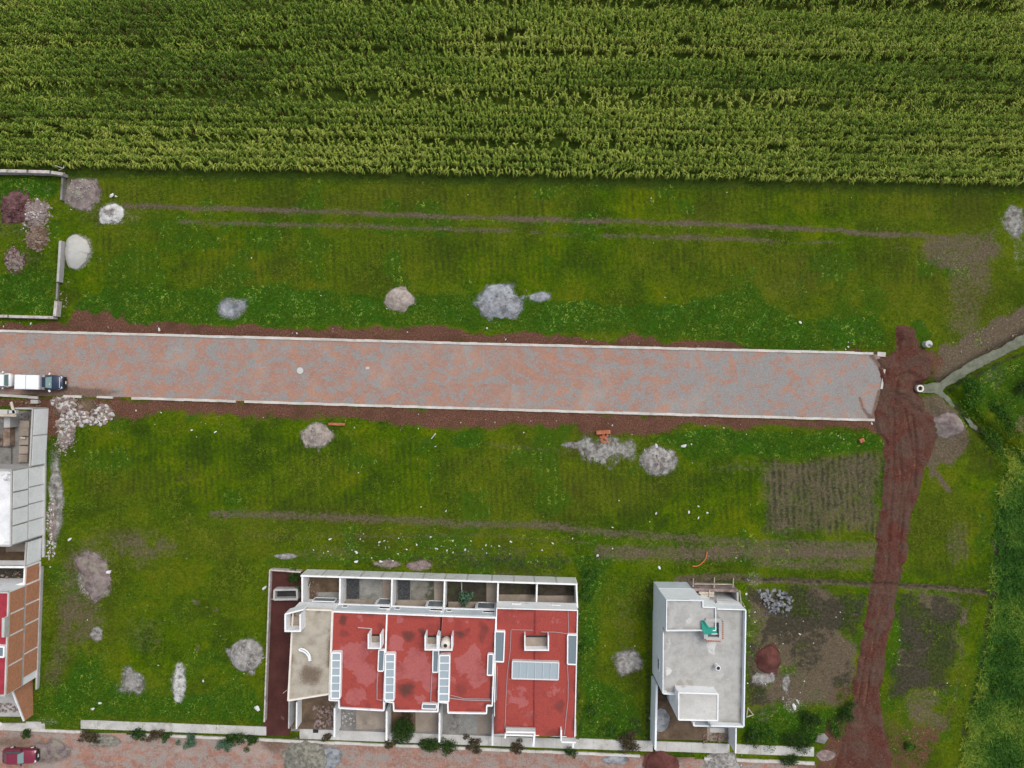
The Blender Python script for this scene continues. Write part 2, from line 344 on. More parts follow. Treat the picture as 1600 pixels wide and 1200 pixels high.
    dry = np.clip(.15 + 1.2 * (fbm(X * .09, Y * .16, 4, 91) - .42) + np.maximum.reduce([pl([(1380, 280), (1560, 290), (1560, 560), (1380, 480)], 40, .35), el(1150, 430, 160, 40, .30), ln([(120, 300), (900, 310)], 22, 18, .3),
                  el(900, 650 + 100, 200, 50, .20), el(1470, 820, 60, 80, .35), el(150, 960, 60, 90, .3), ln([(300, 815), (1000, 850)], 12, 20, .30)]), 0, 1)
    row = np.maximum.reduce([pl([(130, 284), (1560, 300), (1560, 345), (130, 315)], 10), pl([(150, 360), (1470, 395), (1470, 440), (150, 440)], 14),
                             pl([(110, 665), (700, 690), (1190, 730), (1190, 825), (400, 800), (110, 760)], 16), pl(PLOUGH, 8, 1.5), pl([(1420, 800), (1540, 780), (1530, 900), (1415, 900)], 16, .8)])
    return red, bare, lush, dust, dark, dry, row

def _mi(px, py):
    i = np.clip(np.round((np.asarray(px) - 800) / 13.5 / .2).astype(int) + i0, 0, len(gx) - 1); j = np.clip(np.round((600 - np.asarray(py)) / 13.5 / .2).astype(int) + j0, 0, len(gy) - 1); return j, i
def mget(px, py):
    """ground masks looked up on the ground grid"""
    k = _mi(px, py); return [a[k] for a in (red, bare, lush, dust, dark, dry, row)]
def built(px, py):
    d = np.maximum.reduce([poly_sd(px, py, p) for p in [ROAD_MAIN, ROAD_LOW] + HOUSES]); return d
def gz(px, py):
    px = np.asarray(px, float); py = np.asarray(py, float); X = (px - 800) / 13.5; Y = (600 - py) / 13.5
    inside = (np.abs(px - 800) < 1000) & (np.abs(py - 600) < 800)
    z = (fbm(X * .5, Y * .5, 3, 1) - .5) * .16 + (fbm(X * 2, Y * 2, 2, 2) - .5) * .05
    z = np.where(inside, z, 0)
    d1 = np.minimum(line_d(px, py, DITCH), line_d(px, py, DITCH2))
    z = z - .75 * sstep(-d1, -17, -4) + .28 * np.exp(-((d1 - 24) / 10) ** 2) * (px > 1455)
    z = z - .28 * sstep(-line_d(px, py, TRENCH), -6, -1)
    z = z + .35 * np.exp(-((px - 1474) / 20) ** 2 - ((py - 660) / 18) ** 2)
    z = np.where(built(px, py) > -7, -.05 + 0 * z, z)
    return z

# ------------------------------------------------------------------ ground sheet
def axis(lo, hi, st):
    core = np.arange(lo, hi + st, st); g = [core]
    far = np.array([1.5, 4, 9, 18, 35, 70, 140, 300, 700, 1600])
    return np.concatenate([(lo - far)[::-1], core, hi + far])
gx = axis(-68, 68, .2); gy = axis(-52, 34, .2)
GX, GY = np.meshgrid(gx, gy)
PX = GX * 13.5 + 800; PY = 600 - GY * 13.5
red, bare, lush, dust, dark, dry, row = masks(PX, PY)
i0 = int(np.argmin(np.abs(gx))); j0 = int(np.argmin(np.abs(gy)))
GZ = gz(PX, PY)
U = GX + .05 * GY
GZ = GZ + row * .022 * np.sin(U * 2 * np.pi / .8 + 1.5 * fbm(GX * .2, GY * .2, 2, 8)) * (built(PX, PY) < -7)
nx, ny = len(gx), len(gy)
idx = np.arange(nx * ny).reshape(ny, nx)
quads = np.stack([idx[:-1, :-1], idx[:-1, 1:], idx[1:, 1:], idx[1:, :-1]], -1).reshape(-1, 4)

m = NM('ground_soil_and_turf', 1.0, .0)
_, A = m.attr('mask_a'); _, B = m.attr('mask_b'); _, C3 = m.attr('mask_c')
n_big = m.noise(.35, 5); n_mid = m.noise(1.4, 6, .65); n_fin = m.noise(7.0, 5, .7); n_vf = m.noise(22, 3, .6)
n_s = m.noise(3.2, 5, .7); n_p = m.noise(.16, 5, .65)
grass = m.ramp(m.ma('ADD', m.ma('MULTIPLY', n_mid, .5), m.ma('MULTIPLY', n_s, .5)), [(.34, (.026, .070, .002)), (.5, (.076, .142, .003)), (.66, (.165, .225, .006))])
grass = m.mix(m.mr(n_p, .47, .60, 0, .85), grass, m.ramp(n_s, [(.3, (.020, .048, .005)), (.7, (.050, .088, .008))]))
grass = m.mix(m.mr(n_p, .50, .37, 0, .75), grass, m.ramp(n_s, [(.3, (.085, .118, .003)), (.7, (.185, .215, .008))]))
grass = m.mix(m.mr(n_big, .40, .75, 0, .6), grass, m.ramp(n_s, [(.3, (.024, .068, .004)), (.7, (.060, .125, .006))]))
grass = m.mix(m.ma('MULTIPLY', B[1], .75), grass, m.ramp(n_s, [(.3, (.070, .072, .012)), (.7, (.150, .150, .018))]))
wv = m.n('ShaderNodeTexWave', wave_type='BANDS', bands_direction='X', wave_profile='SIN')
mp = m.n('ShaderNodeMapping'); m.put(mp.inputs['Vector'], m.pos()); mp.inputs['Rotation'].default_value = (0, 0, R(-2.9))
m.put(wv.inputs['Vector'], mp.outputs[0]); wv.inputs['Scale'].default_value = .45; wv.inputs['Distortion'].default_value = 3.2
wv.inputs['Detail'].default_value = 3; wv.inputs['Detail Scale'].default_value = 1.2
rowf = m.ma('MULTIPLY', wv.outputs['Fac'], m.ma('MULTIPLY', C3[0], m.mr(m.noise(.7, 6, .7), .35, .65)))
grass = m.mix(m.ma('MULTIPLY', rowf, .62), grass, m.ramp(n_s, [(.3, (.016, .030, .006)), (.7, (.050, .052, .018))]))
col = m.masked(grass, m.ramp(n_s, [(.3, (.020, .062, .005)), (.7, (.060, .150, .010))]), A[2], n_s, 1.1, .35, .80)
earth = m.ramp(m.ma('ADD', m.ma('MULTIPLY', n_fin, .5), m.ma('MULTIPLY', n_s, .5)), [(.30, (.072, .057, .034)), (.5, (.138, .108, .072)), (.70, (.225, .18, .13))])
col = m.mix(m.mr(m.ma('ADD', m.ma('MULTIPLY', m.noise(1.9, 5, .72), .7), m.ma('MULTIPLY', n_fin, .3)), .57, .70, 0, .6), col, m.ramp(n_fin, [(.3, (.075, .068, .030)), (.7, (.16, .14, .075))]))
earth = m.mix(m.ma('MULTIPLY', rowf, .75), earth, m.ramp(n_s, [(.3, (.040, .042, .026)), (.7, (.070, .085, .030))]))
col = m.masked(col, earth, A[0], m.ma('ADD', m.ma('MULTIPLY', n_s, .5), m.ma('MULTIPLY', n_mid, .5)), 2.2, .28, .95)
col = m.mix(m.ma('MULTIPLY', m.mr(m.ma('ADD', B[2], m.ma('MULTIPLY', m.ma('SUBTRACT', n_mid, .5), 2.4)), .3, .9), .72), col, m.ramp(n_s, [(.35, (.018, .022, .012)), (.65, (.060, .058, .042))]))
rs = m.ramp(n_fin, [(.25, (.070, .032, .023)), (.5, (.150, .070, .047)), (.72, (.24, .135, .10))])
rs = m.mix(m.mr(m.noise(11, 2, .5), .70, .76), rs, (.34, .26, .22))
rs = m.mix(m.mr(n_big, .45, .75), rs, (.105, .055, .036))
col = m.masked(col, rs, A[1], m.ma('ADD', m.ma('MULTIPLY', n_s, .55), m.ma('MULTIPLY', n_mid, .45)), 2.0, .46, .86)
du = m.ramp(n_fin, [(.25, (.22, .20, .18)), (.7, (.46, .44, .41))])
col = m.masked(col, du, B[0], m.ma('ADD', m.ma('MULTIPLY', n_fin, .6), m.ma('MULTIPLY', n_mid, .4)), 1.6, .5, .95)
col = m.mix(.75, col, m.ramp(m.ma('ADD', m.ma('MULTIPLY', n_vf, .5), m.ma('MULTIPLY', n_fin, .5)), [(.32, .38), (.68, 1.15)]), 'MULTIPLY')
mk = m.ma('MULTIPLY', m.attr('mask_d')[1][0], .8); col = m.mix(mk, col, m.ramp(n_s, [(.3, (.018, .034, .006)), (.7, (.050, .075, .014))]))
m.color(col); m.bump(m.ma('ADD', n_fin, n_vf), .8, .10)
MAT_GROUND = m.m
GA = np.stack([bare, red, lush], -1).reshape(-1, 3); GB = np.stack([dust, dry, dark], -1).reshape(-1, 3); GC = np.stack([row, row, row], -1).reshape(-1, 3)
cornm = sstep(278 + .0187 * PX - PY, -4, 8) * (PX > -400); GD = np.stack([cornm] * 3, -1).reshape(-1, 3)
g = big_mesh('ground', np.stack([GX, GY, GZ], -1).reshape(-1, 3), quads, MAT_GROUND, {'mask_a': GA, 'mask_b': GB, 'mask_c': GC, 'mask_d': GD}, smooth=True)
tag(g, kind='structure')

def strip_sheet(name, poly, z, mat, res=.25, kind='structure', wob=0.0, zf=None, warp=0.0, wear=None):
    """a flat sheet filling a surveyed outline, its border worn by noise"""
    xs = [p[0] for p in poly]; ys = [p[1] for p in poly]
    X = np.arange((min(xs) - 800) / 13.5 - .3, (max(xs) - 800) / 13.5 + .3, res); Y = np.arange((600 - max(ys)) / 13.5 - .3, (600 - min(ys)) / 13.5 + .3, res)
    gX, gY = np.meshgrid(X, Y); px = gX * 13.5 + 800; py = 600 - gY * 13.5
    wx = px + (fbm(gX * .9, gY * .9, 4, 15) - .5) * warp; wy = py + (fbm(gX * .9, gY * .9, 4, 16) - .5) * warp
    sd_ = poly_sd(wx, wy, poly)
    c = (sd_[:-1, :-1] + sd_[1:, 1:] + sd_[1:, :-1] + sd_[:-1, 1:]) / 4 > 0
    id_ = np.arange(gX.size).reshape(gX.shape)
    q = np.stack([id_[:-1, :-1], id_[:-1, 1:], id_[1:, 1:], id_[1:, :-1]], -1)[c]
    zz = z + wob * (fbm(gX * .6, gY * .6, 3, 12) - .5) if zf is None else zf(px, py, sd_)
    V = np.stack([gX, gY, zz + 0 * gX], -1).reshape(-1, 3); us = np.unique(q); rm = np.full(len(V), -1); rm[us] = np.arange(len(us))
    at_ = None
    if wear is not None: W = wear(px, py, sd_).reshape(-1)[us]; at_ = {'wear': np.stack([W] * 3, -1)}
    o = big_mesh(name, V[us], rm[q], mat, at_, smooth=True)
    if kind: o['kind'] = kind
    return o

# brick paving ------------------------------------------------------
def brick_mat(name, red1, red2, grey, patch, joint, k, lighten, bw=.24, mo=.014, east=.042, hexa=False):
    m = NM(name, .9, .12)
    mp = m.n('ShaderNodeMapping'); m.put(mp.inputs['Vector'], m.pos()); mp.inputs['Rotation'].default_value = (0, 0, R(1.7))
    if hexa:
        vo = m.n('ShaderNodeTexVoronoi'); m.put(vo.inputs['Vector'], mp.outputs[0]); vo.inputs['Scale'].default_value = 3.6; vo.inputs['Randomness'].default_value = .35
        hs = m.n('ShaderNodeSeparateColor'); m.put(hs.inputs[0], vo.outputs['Color'])
        hexcol = m.mix(hs.outputs[0], red1, red2); hexcol = m.mix(m.mr(vo.outputs['Distance'], .05, .13, .8, 0), hexcol, joint)
    b = m.n('ShaderNodeTexBrick'); m.put(b.inputs['Vector'], mp.outputs[0])
    b.inputs['Color1'].default_value = (*red1, 1); b.inputs['Color2'].default_value = (*red2, 1); b.inputs['Mortar'].default_value = (*joint, 1)
    b.inputs['Scale'].default_value = 1; b.inputs['Brick Width'].default_value = bw; b.inputs['Row Height'].default_value = bw / 2; b.inputs['Mortar Size'].default_value = mo
    b.inputs['Bias'].default_value = -.1
    n1 = m.noise(.85, 8, .74, dist=.3); n2 = m.noise(5, 4, .7); n3 = m.noise(.07, 3); sx = m.noise(1.0, 6, .65, vec=m.scaled((.6, 1.1, 1)))
    bc = hexcol if hexa else b.outputs['Color']
    c = m.mix(m.mr(m.noise(.5, 4), .4, .7), bc, m.mix(.5, bc, (red1[0] * 1.25, red1[1] * 1.2, red1[2] * 1.0)))
    v = m.ma('ADD', m.ma('ADD', m.ma('MULTIPLY', n1, .55), m.ma('MULTIPLY', sx, .35)), m.ma('ADD', m.ma('MULTIPLY', n2, .22), m.ma('MULTIPLY', n3, k)))
    gcol = m.ramp(n2, [(.3, tuple(x * .8 for x in grey)), (.7, tuple(x * 1.12 for x in grey))])
    gx_ = m.n('ShaderNodeSeparateXYZ'); m.put(gx_.inputs[0], m.pos()); v = m.ma('ADD', v, m.mr(gx_.outputs[0], 4, 34, 0, east))
    c = m.mix(m.ma('MULTIPLY', m.mr(v, *patch), .80), c, gcol)
    c = m.mix(m.ma('MULTIPLY', m.mr(m.noise(.16, 4), .5, .75), lighten), c, (.46, .38, .32))
    _, W_ = m.attr('wear'); c = m.mix(m.mr(m.noise(4.5, 3, .6), .55, .75, 0, .22), c, (.40, .33, .28)); c = m.mix(m.mr(m.noise(3.0, 4, .7), .56, .78, 0, .3), c, (.15, .11, .09))
    c = m.masked(c, m.ramp(n2, [(.3, (.12, .075, .055)), (.7, (.22, .15, .115))]), W_[0], n1, 1.2, .40, .95)
    c = m.mix(.6, c, m.ramp(m.noise(11, 3, .7), [(.28, .45), (.7, 1.0)]), 'MULTIPLY')
    m.color(c); m.bump(vo.outputs['Distance'] if hexa else b.outputs['Fac'], -.3, .02); return m.m
MAT_ROAD = brick_mat('brick_paving_patched', (.37, .19, .135), (.29, .145, .105), (.255, .285, .285), (.586, .66), (.33, .28, .25), .10, .30)
MAT_LOW = brick_mat('brick_paving_worn', (.34, .185, .145), (.25, .13, .10), (.30, .285, .26), (.565, .655), (.62, .56, .50), .10, .45, .32, .022, 0, True)
def wear_main(px, py, sdv):
    e = lambda cx, cy, rx, ry, a: a * np.exp(-((px - cx) / rx) ** 2 - ((py - cy) / ry) ** 2)
    w_ = .36 * np.exp(-np.clip(sdv, 0, 99) / 4) + e(1352, 592, 14, 20, .55) + e(100, 614, 60, 12, .9) + e(160, 612, 50, 8, .5) + e(40, 606, 60, 8, .5)
    w_ = w_ + .95 * np.exp(-(line_d(px, py, [(1343, 622), (1348, 638), (1360, 654)]) / 3.5) ** 2) + .9 * np.exp(-(line_d(px, py, [(1362, 556), (1378, 578)]) / 5) ** 2) + .8 * np.exp(-(line_d(px, py, [(1374, 612), (1366, 640), (1364, 656)]) / 5) ** 2)
    return np.clip(w_, 0, 1)
def wear_low(px, py, sdv):
    e = lambda cx, cy, rx, ry, a: a * np.exp(-((px - cx) / rx) ** 2 - ((py - cy) / ry) ** 2)
    return np.clip(.5 * np.exp(-np.clip(sdv, 0, 99) / 6) + e(20, 1160, 60, 14, .8) + e(430, 1165, 26, 20, .9) + e(1270, 1200, 40, 30, .8) + e(90, 1190, 80, 14, .5) + e(1040, 1186, 50, 14, .6), 0, 1)
road = strip_sheet('road', ROAD_MAIN, .03, MAT_ROAD, .15, wob=.02, wear=wear_main)
road2 = strip_sheet('road', ROAD_LOW, .03, MAT_LOW, .2, wob=.02, wear=wear_low)

# dirt road ---------------------------------------------------------
m = NM('rutted_red_earth', 1.0, .0)
nf = m.noise(6, 6, .7); nb = m.noise(.35, 4); nm_ = m.noise(1.6, 6, .65); st = m.noise(1.0, 5, .6, vec=m.scaled((3.0, .35, 1)))
c = m.ramp(nf, [(.28, (.050, .020, .014)), (.5, (.090, .036, .027)), (.72, (.15, .070, .053))])
c = m.mix(m.mr(nb, .40, .58), c, m.ramp(nf, [(.3, (.058, .032, .024)), (.7, (.125, .078, .058))]))
c = m.mix(m.ma('MULTIPLY', m.mr(st, .5, .75), .25), c, (.05, .024, .018))
c = m.mix(m.mr(m.noise(.22, 3), .5, .8, 0, .4), c, (.115, .028, .022))
c = m.mix(m.mr(m.noise(9, 2, .5), .70, .76), c, (.28, .2, .16)); c = m.mix(m.mr(m.noise(.8, 5, .7), .52, .72, 0, .6), c, (.135, .082, .060))
m.color(c); m.bump(m.ma('ADD', nf, nm_), .9, .12); MAT_DIRT = m.m
RUTS = [[(1394, 640), (1396, 720), (1390, 800), (1384, 900), (1364, 1000), (1350, 1100)], [(1412, 640), (1428, 720), (1410, 790), (1402, 880), (1390, 970), (1372, 1080)],
        [(1402, 690), (1408, 760), (1398, 860)], [(1424, 650), (1430, 700), (1427, 760)], [(1372, 905), (1352, 1010), (1340, 1090)], [(1396, 612), (1402, 590), (1420, 583), (1434, 590)], [(1360, 555), (1380, 577), (1384, 586)]]
def track_z(px, py, sdv):
    d = np.minimum.reduce([line_d(px, py, r) for r in RUTS])
    X = px / 13.5; Y = py / 13.5
    e = sstep(sdv, -1, 9)
    berm = .10 * np.exp(-((sdv - 6) / 4) ** 2)
    pile = .45 * np.exp(-((px - 1410) / 17) ** 2 - ((py - 610) / 16) ** 2) + .5 * np.exp(-((px - 1416) / 10) ** 2 - ((py - 524) / 15) ** 2)
    return gz(px, py) + .012 + e * (.05 + berm + .34 * (fbm(X * .8, Y * .8, 5, 31) - .35) + .12 * (fbm(X * 2.6, Y * 2.6, 3, 37) - .5) - (.02 + .20 * fbm(X * .3, Y * .3, 2, 35)) * np.exp(-(d / 2.2) ** 2) + .05 * np.exp(-((d - 5) / 2.5) ** 2) + pile)
dr = strip_sheet('dirt_road', TRACK, 0, MAT_DIRT, .11, zf=track_z, warp=14)

# water in the drainage channel ---------------------------------------
m = NM('silty_water', .25, .2); c = m.ramp(m.noise(1.3, 6, .65), [(.3, (.080, .092, .060)), (.7, (.165, .175, .125))])
m.color(c); m.bump(m.noise(3, 3), .08, .03); MAT_WATER = m.m
strip_sheet('water', WATER1, -.36, MAT_WATER, .1, warp=6)
strip_sheet('water', WATER2, -.45, MAT_WATER, .1, warp=4)

# ------------------------------------------------------------------ plain materials
M_WHITE = mottled('white_plaster', (.74, .76, .77), (.83, .835, .83), .5, (.50, .49, .46), .9, (.55, .80), .75, .1, 5, fine=.12)
M_COOL = mottled('cool_grey_plaster', (.46, .51, .54), (.56, .61, .64), .4, (.38, .42, .44), .6, (.6, .85), .8, .12, 5, fine=.12)
M_CONC = mottled('grey_concrete', (.36, .355, .34), (.47, .465, .45), .7, (.28, .27, .25), .35, (.55, .75), .9, .2, 7, fine=.25)
M_CONCD = mottled('dark_concrete', (.16, .155, .145), (.25, .24, .225), .8, (.10, .10, .09), .5, (.55, .75), .9, .25, 6, fine=.3)
M_PAVE = mottled('pavement_concrete', (.42, .41, .385), (.55, .545, .52), .35, (.33, .315, .28), .55, (.5, .72), .9, .2, 9, fine=.25)
M_KERB = mottled('kerb_concrete', (.44, .415, .37), (.60, .575, .53), .5, (.38, .33, .29), .7, (.58, .75), .9, .2, 8, fine=.25)
M_TAN = mottled('tan_concrete', (.25, .205, .165), (.34, .29, .24), .6, (.19, .16, .13), .4, (.5, .7), .9, .15, 7, fine=.25)
M_BROWN = mottled('brown_earth', (.095, .065, .042), (.17, .12, .08), .9, (.07, .05, .035), .4, (.5, .7), .95, .5, 9, fine=.35)
M_YARD = mottled('dark_red_gravel', (.060, .021, .018), (.090, .032, .027), .6, (.15, .10, .085), .5, (.66, .74), .95, .5, 12, fine=.35)
M_DARK = mottled('dark_void', (.02, .02, .022), (.04, .04, .042), 1.0, rough=.6, bump=0, fine=0)
M_CREAM = mottled('cream_trim', (.62, .57, .50), (.74, .70, .63), .6, rough=.85, bump=.1, fine=.15)
M_GLASS = NM('skylight_glass', .12, .5).color((.15, .19, .21)).m
M_GLASSP = NM('frosted_glass', .25, .5).color((.30, .36, .39)).m
M_PIPE = NM('grey_pipe', .5, .4).color((.30, .30, .31)).m
M_BLACK = NM('black_rubber', .7, .3).color((.018, .018, .02)).m
M_METAL = NM('aluminium', .35, .5).color((.58, .6, .6)).m
M_WOOD = mottled('weathered_wood', (.42, .36, .28), (.58, .52, .44), 1.2, rough=.9, bump=.2, fine=.3)
M_STONEW = mottled('pale_rubble', (.34, .325, .30), (.66, .65, .63), 1.3, rough=.9, bump=.3, fine=.3)
M_STONEP = mottled('pinkish_rubble', (.17, .12, .11), (.34, .27, .25), 1.3, rough=.9, bump=.3, fine=.3)
M_STONED = mottled('maroon_rubble', (.075, .030, .032), (.18, .095, .095), 1.5, rough=.9, bump=.3, fine=.35)
M_STONEB = mottled('tan_rubble', (.15, .10, .07), (.33, .25, .20), 1.3, rough=.9, bump=.3, fine=.35)
M_ROCK = mottled('blue_grey_stone', (.06, .063, .07), (.30, .31, .32), 1.6, rough=.85, bump=.3, fine=.3)
M_SAND = mottled('tan_sand', (.24, .20, .17), (.42, .37, .33), 2.0, (.22, .18, .15), .8, (.55, .75), .95, .35, 12, fine=.3)
M_GRAV = mottled('pale_grey_grit', (.40, .395, .36), (.47, .465, .43), .8, (.35, .34, .31), .9, (.6, .8), .95, .3, 16, fine=.25)
M_SLATE = mottled('blue_grey_sand', (.20, .215, .23), (.38, .40, .42), 2.0, (.13, .14, .15), .8, (.48, .66), .95, .35, 12, fine=.35)
M_MAUVE = mottled('mauve_sand', (.13, .10, .095), (.28, .23, .215), 1.6, (.25, .23, .18), .6, (.5, .62), .95, .4, 12, fine=.35)
M_ASH = mottled('ash_grey_sand', (.20, .19, .175), (.42, .41, .39), 2.2, (.14, .125, .11), .9, (.48, .66), .95, .45, 10, fine=.4)
M_OLIVE = mottled('olive_grey_gravel', (.13, .125, .10), (.32, .31, .26), 2.4, (.08, .08, .065), 1.2, (.52, .7), .95, .6, 9, fine=.4)
M_LIME = mottled('white_lime', (.36, .36, .34), (.66, .66, .64), 2.0, (.22, .22, .20), 1.2, (.52, .66), .95, .4, 9, fine=.25)
M_REDP = mottled('red_gravel', (.095, .033, .028), (.155, .060, .050), 1.2, (.07, .028, .022), .8, (.5, .7), .95, .5, 16, fine=.4)
M_BRICK = mottled('red_brick', (.38, .12, .06), (.50, .19, .10), 2.0, rough=.9, bump=.2, fine=.3)

# ------------------------------------------------------------------ kerbs and pavements
def kerb(pts, width=.29, h=.13, seg=1.0, skip=0.0):
    mb = MB()
    for (a, b) in zip(pts[:-1], pts[1:]):
        A = Vector(at(*a)); Bv = Vector(at(*b)); L = (Bv - A).length; n = max(1, int(L / seg)); d = (Bv - A) / n
        for i in range(n):
            if random.random() < skip: continue
            c = A + d * (i + .5); j = random.uniform(-.02, .02)
            mb.box((c.x, c.y + j, h / 2 - .03 + random.uniform(-.012, .008)), (d.length - .015, width + random.uniform(-.03, .02), h + .06), math.atan2(d.y, d.x))
    return tag(obj('kerb', mb, M_KERB), kind='structure')
kerb([(-160, 513), (0, 517), (380, 527), (800, 538.5), (1320, 551), (1364, 552.5)], skip=.01)
kerb([(1370, 553), (1383, 554)], .5)
kerb([(206, 622), (640, 635.5), (1000, 646), (1366, 656.5)], skip=.012)
kerb([(100, 619), (128, 620)], .3); kerb([(152, 620), (177, 621)], .25)
kerb([(-160, 614), (0, 617), (60, 621)], .3, skip=.05)
kerb([(1381.5, 577), (1376.5, 608)], .24)
kerb([(-160, low_kerb(-160)), (132, low_kerb(132))], .3, skip=.05)
kerb([(205, low_kerb(205)), (414, low_kerb(414)), (1000, low_kerb(1000))], .3, skip=.04)
kerb([(1100, low_kerb(1100)), (1272, low_kerb(1272))], .36)

def pave(x0, x1, yf, w, step=20.0):
    mb = MB(); x = x0
    while x < x1 - 4:
        xe = min(x + step * random.uniform(.85, 1.15), x1)
        if x1 - xe < 6: xe = x1
        T = [(x + .1, yf(x)), (xe - .1, yf(xe)), (xe - .1, yf(xe) + w), (x + .1, yf(x) + w)]
        mb.prism(T, .09 + random.uniform(-.012, .012), -.08); x = xe
    return tag(obj('pavement', mb, M_PAVE), kind='structure')
pt = lambda x: 1125.0 + (x - 126) * .0372
pave(-160, 70, lambda x: 1130 + x * .01, 10); pave(126, 416, pt, 13.5); pave(468, 905, lambda x: pt(x) + 1.5, 15, 22); pave(905, 1020, pt, 16); pave(1024, 1140, pt, 15); pave(1150, 1272, pt, 14.5)
pave(40, 64, lambda x: 1128, 9, 30)

# ------------------------------------------------------------------ heaps
def mound(outline, h, seed, nr=16, na=72, flat=1.5, rough=.07, irr=.10, zb=None, crater=None, gr=1.08):
    """outline: (cx, cy, rx, ry) or list of survey points around the heap"""
    mb = MB()
    if len(outline) == 4 and not isinstance(outline[0], tuple):
        cx, cy, rx, ry = outline
        rad = lambda t: (rx * math.cos(t), ry * math.sin(t))
    else:
        cx = sum(p[0] for p in outline) / len(outline); cy = sum(p[1] for p in outline) / len(outline)
        pol = sorted((math.atan2(p[1] - cy, p[0] - cx), math.hypot(p[0] - cx, p[1] - cy)) for p in outline)
        ts = np.array([p[0] for p in pol]); rs = np.array([p[1] for p in pol])
        def rad(t):
            t = (t + math.pi) % (2 * math.pi) - math.pi
            r = np.interp(t, np.r_[ts - 2 * math.pi, ts, ts + 2 * math.pi], np.r_[rs, rs, rs]); return (r * math.cos(t), r * math.sin(t))
    V = []; n = nr * na + 1
    P = [(cx, cy, 0, 0)]
    for i in range(1, nr + 1):
        for k in range(na):
            t = 2 * math.pi * k / na; dx, dy = rad(t); q = i / nr; dx *= gr; dy *= gr
            q2 = q * (1 + irr * (fbm(np.array(3 * math.cos(t) + seed), np.array(3 * math.sin(t)), 4, seed) - .5) * 2 * q)
            P.append((cx + dx * q2, cy + dy * q2, q, t))
    P = np.array(P); X = (P[:, 0] - 800) / 13.5; Y = (600 - P[:, 1]) / 13.5; q = P[:, 2]
    prof = np.clip(1 - q ** flat, 0, 1)
    if crater: prof = prof * (1 - crater * np.exp(-(q / .42) ** 2))
    base = gz(P[:, 0], P[:, 1]) if zb is None else zb
    Z = base - .05 + (h + .05) * prof + h * rough * 6 * (fbm(X * 1.7, Y * 1.7, 4, seed) - .5) * np.clip(1.15 - q, 0, 1) + .09 * (fbm(X * 3.5, Y * 3.5, 3, seed) - .5) * (q < .98) * (rough > .03)
    mb.v = list(map(tuple, np.stack([X, Y, Z], -1)))
    mb.f = [(0, 1 + k, 1 + (k + 1) % na) for k in range(na)]
    for i in range(nr - 1):
        for k in range(na):
            a = 1 + i * na; b = 1 + (i + 1) * na
            mb.f.append((a + k, b + k, b + (k + 1) % na, a + (k + 1) % na))
    mb.f = [f[::-1] for f in mb.f]; mb.edge = np.clip((1 - q) / .22, 0, 1)
    return mb
ICO = None
def chunk_shape(seed, sx=1, sy=1, sz=.6):
    """angular broken stone: a cut icosphere"""
    global ICO
    if ICO is None:
        import bmesh
        b = bmesh.new(); bmesh.ops.create_icosphere(b, subdivisions=1, radius=.5)
        ICO = ([v.co.copy() for v in b.verts], [tuple(v.index for v in f.verts) for f in b.faces]); b.free()
    r = random.Random(seed); V = []
    cuts = [(Vector((r.uniform(-1, 1), r.uniform(-1, 1), r.uniform(-1, 1))).normalized(), r.uniform(.24, .36)) for _ in range(7)]
    for v in ICO[0]:
        p = v.copy() * r.uniform(.85, 1.1)
        for nn, d in cuts:
            e = p.dot(nn) - d
            if e > 0: p -= nn * e
        V.append((p.x * sx, p.y * sy, p.z * sz))
    return V, ICO[1]
CH = [chunk_shape(100 + i, random.uniform(.8, 1.3), random.uniform(.6, 1), random.uniform(.4, .8)) for i in range(10)]
def scatter_chunks(mb, n, fn, smin, smax, seed, zf=None, lift=.2):
    r = random.Random(seed); k = 0
    while k < n:
        px, py = fn(r)
        if px is None: continue
        s = smin + (smax - smin) * r.random() ** 2.2; V, Fc = r.choice(CH)
        M = Matrix.Translation((*at(px, py)[:2], 0)) @ Matrix.Rotation(r.uniform(0, 6.28), 4, 'Z') @ Matrix.Rotation(r.uniform(-.6, .6), 4, 'X') @ Matrix.Scale(s, 4)
        z = float(gz(px, py)) if zf is None else zf(px, py)
        P = [M @ Vector(v) for v in V]
        mb.add([(p.x, p.y, p.z + z + s * lift) for p in P], Fc); k += 1
    return mb
def ell_fn(cx, cy, rx, ry, core=.5, rag=True):
    def f(r):
        t = r.uniform(0, 6.283); q = r.random() ** core * (1.0 if r.random() < .88 else 1.35)
        if rag and q > .45 and vnoise(np.array(cx + 1.7 * math.cos(t) + rx * q * math.cos(t) / 9), np.array(cy + 1.7 * math.sin(t) + ry * q * math.sin(t) / 9), 5) < .42: return None, None
        return cx + rx * q * math.cos(t), cy + ry * q * math.sin(t)
    return f

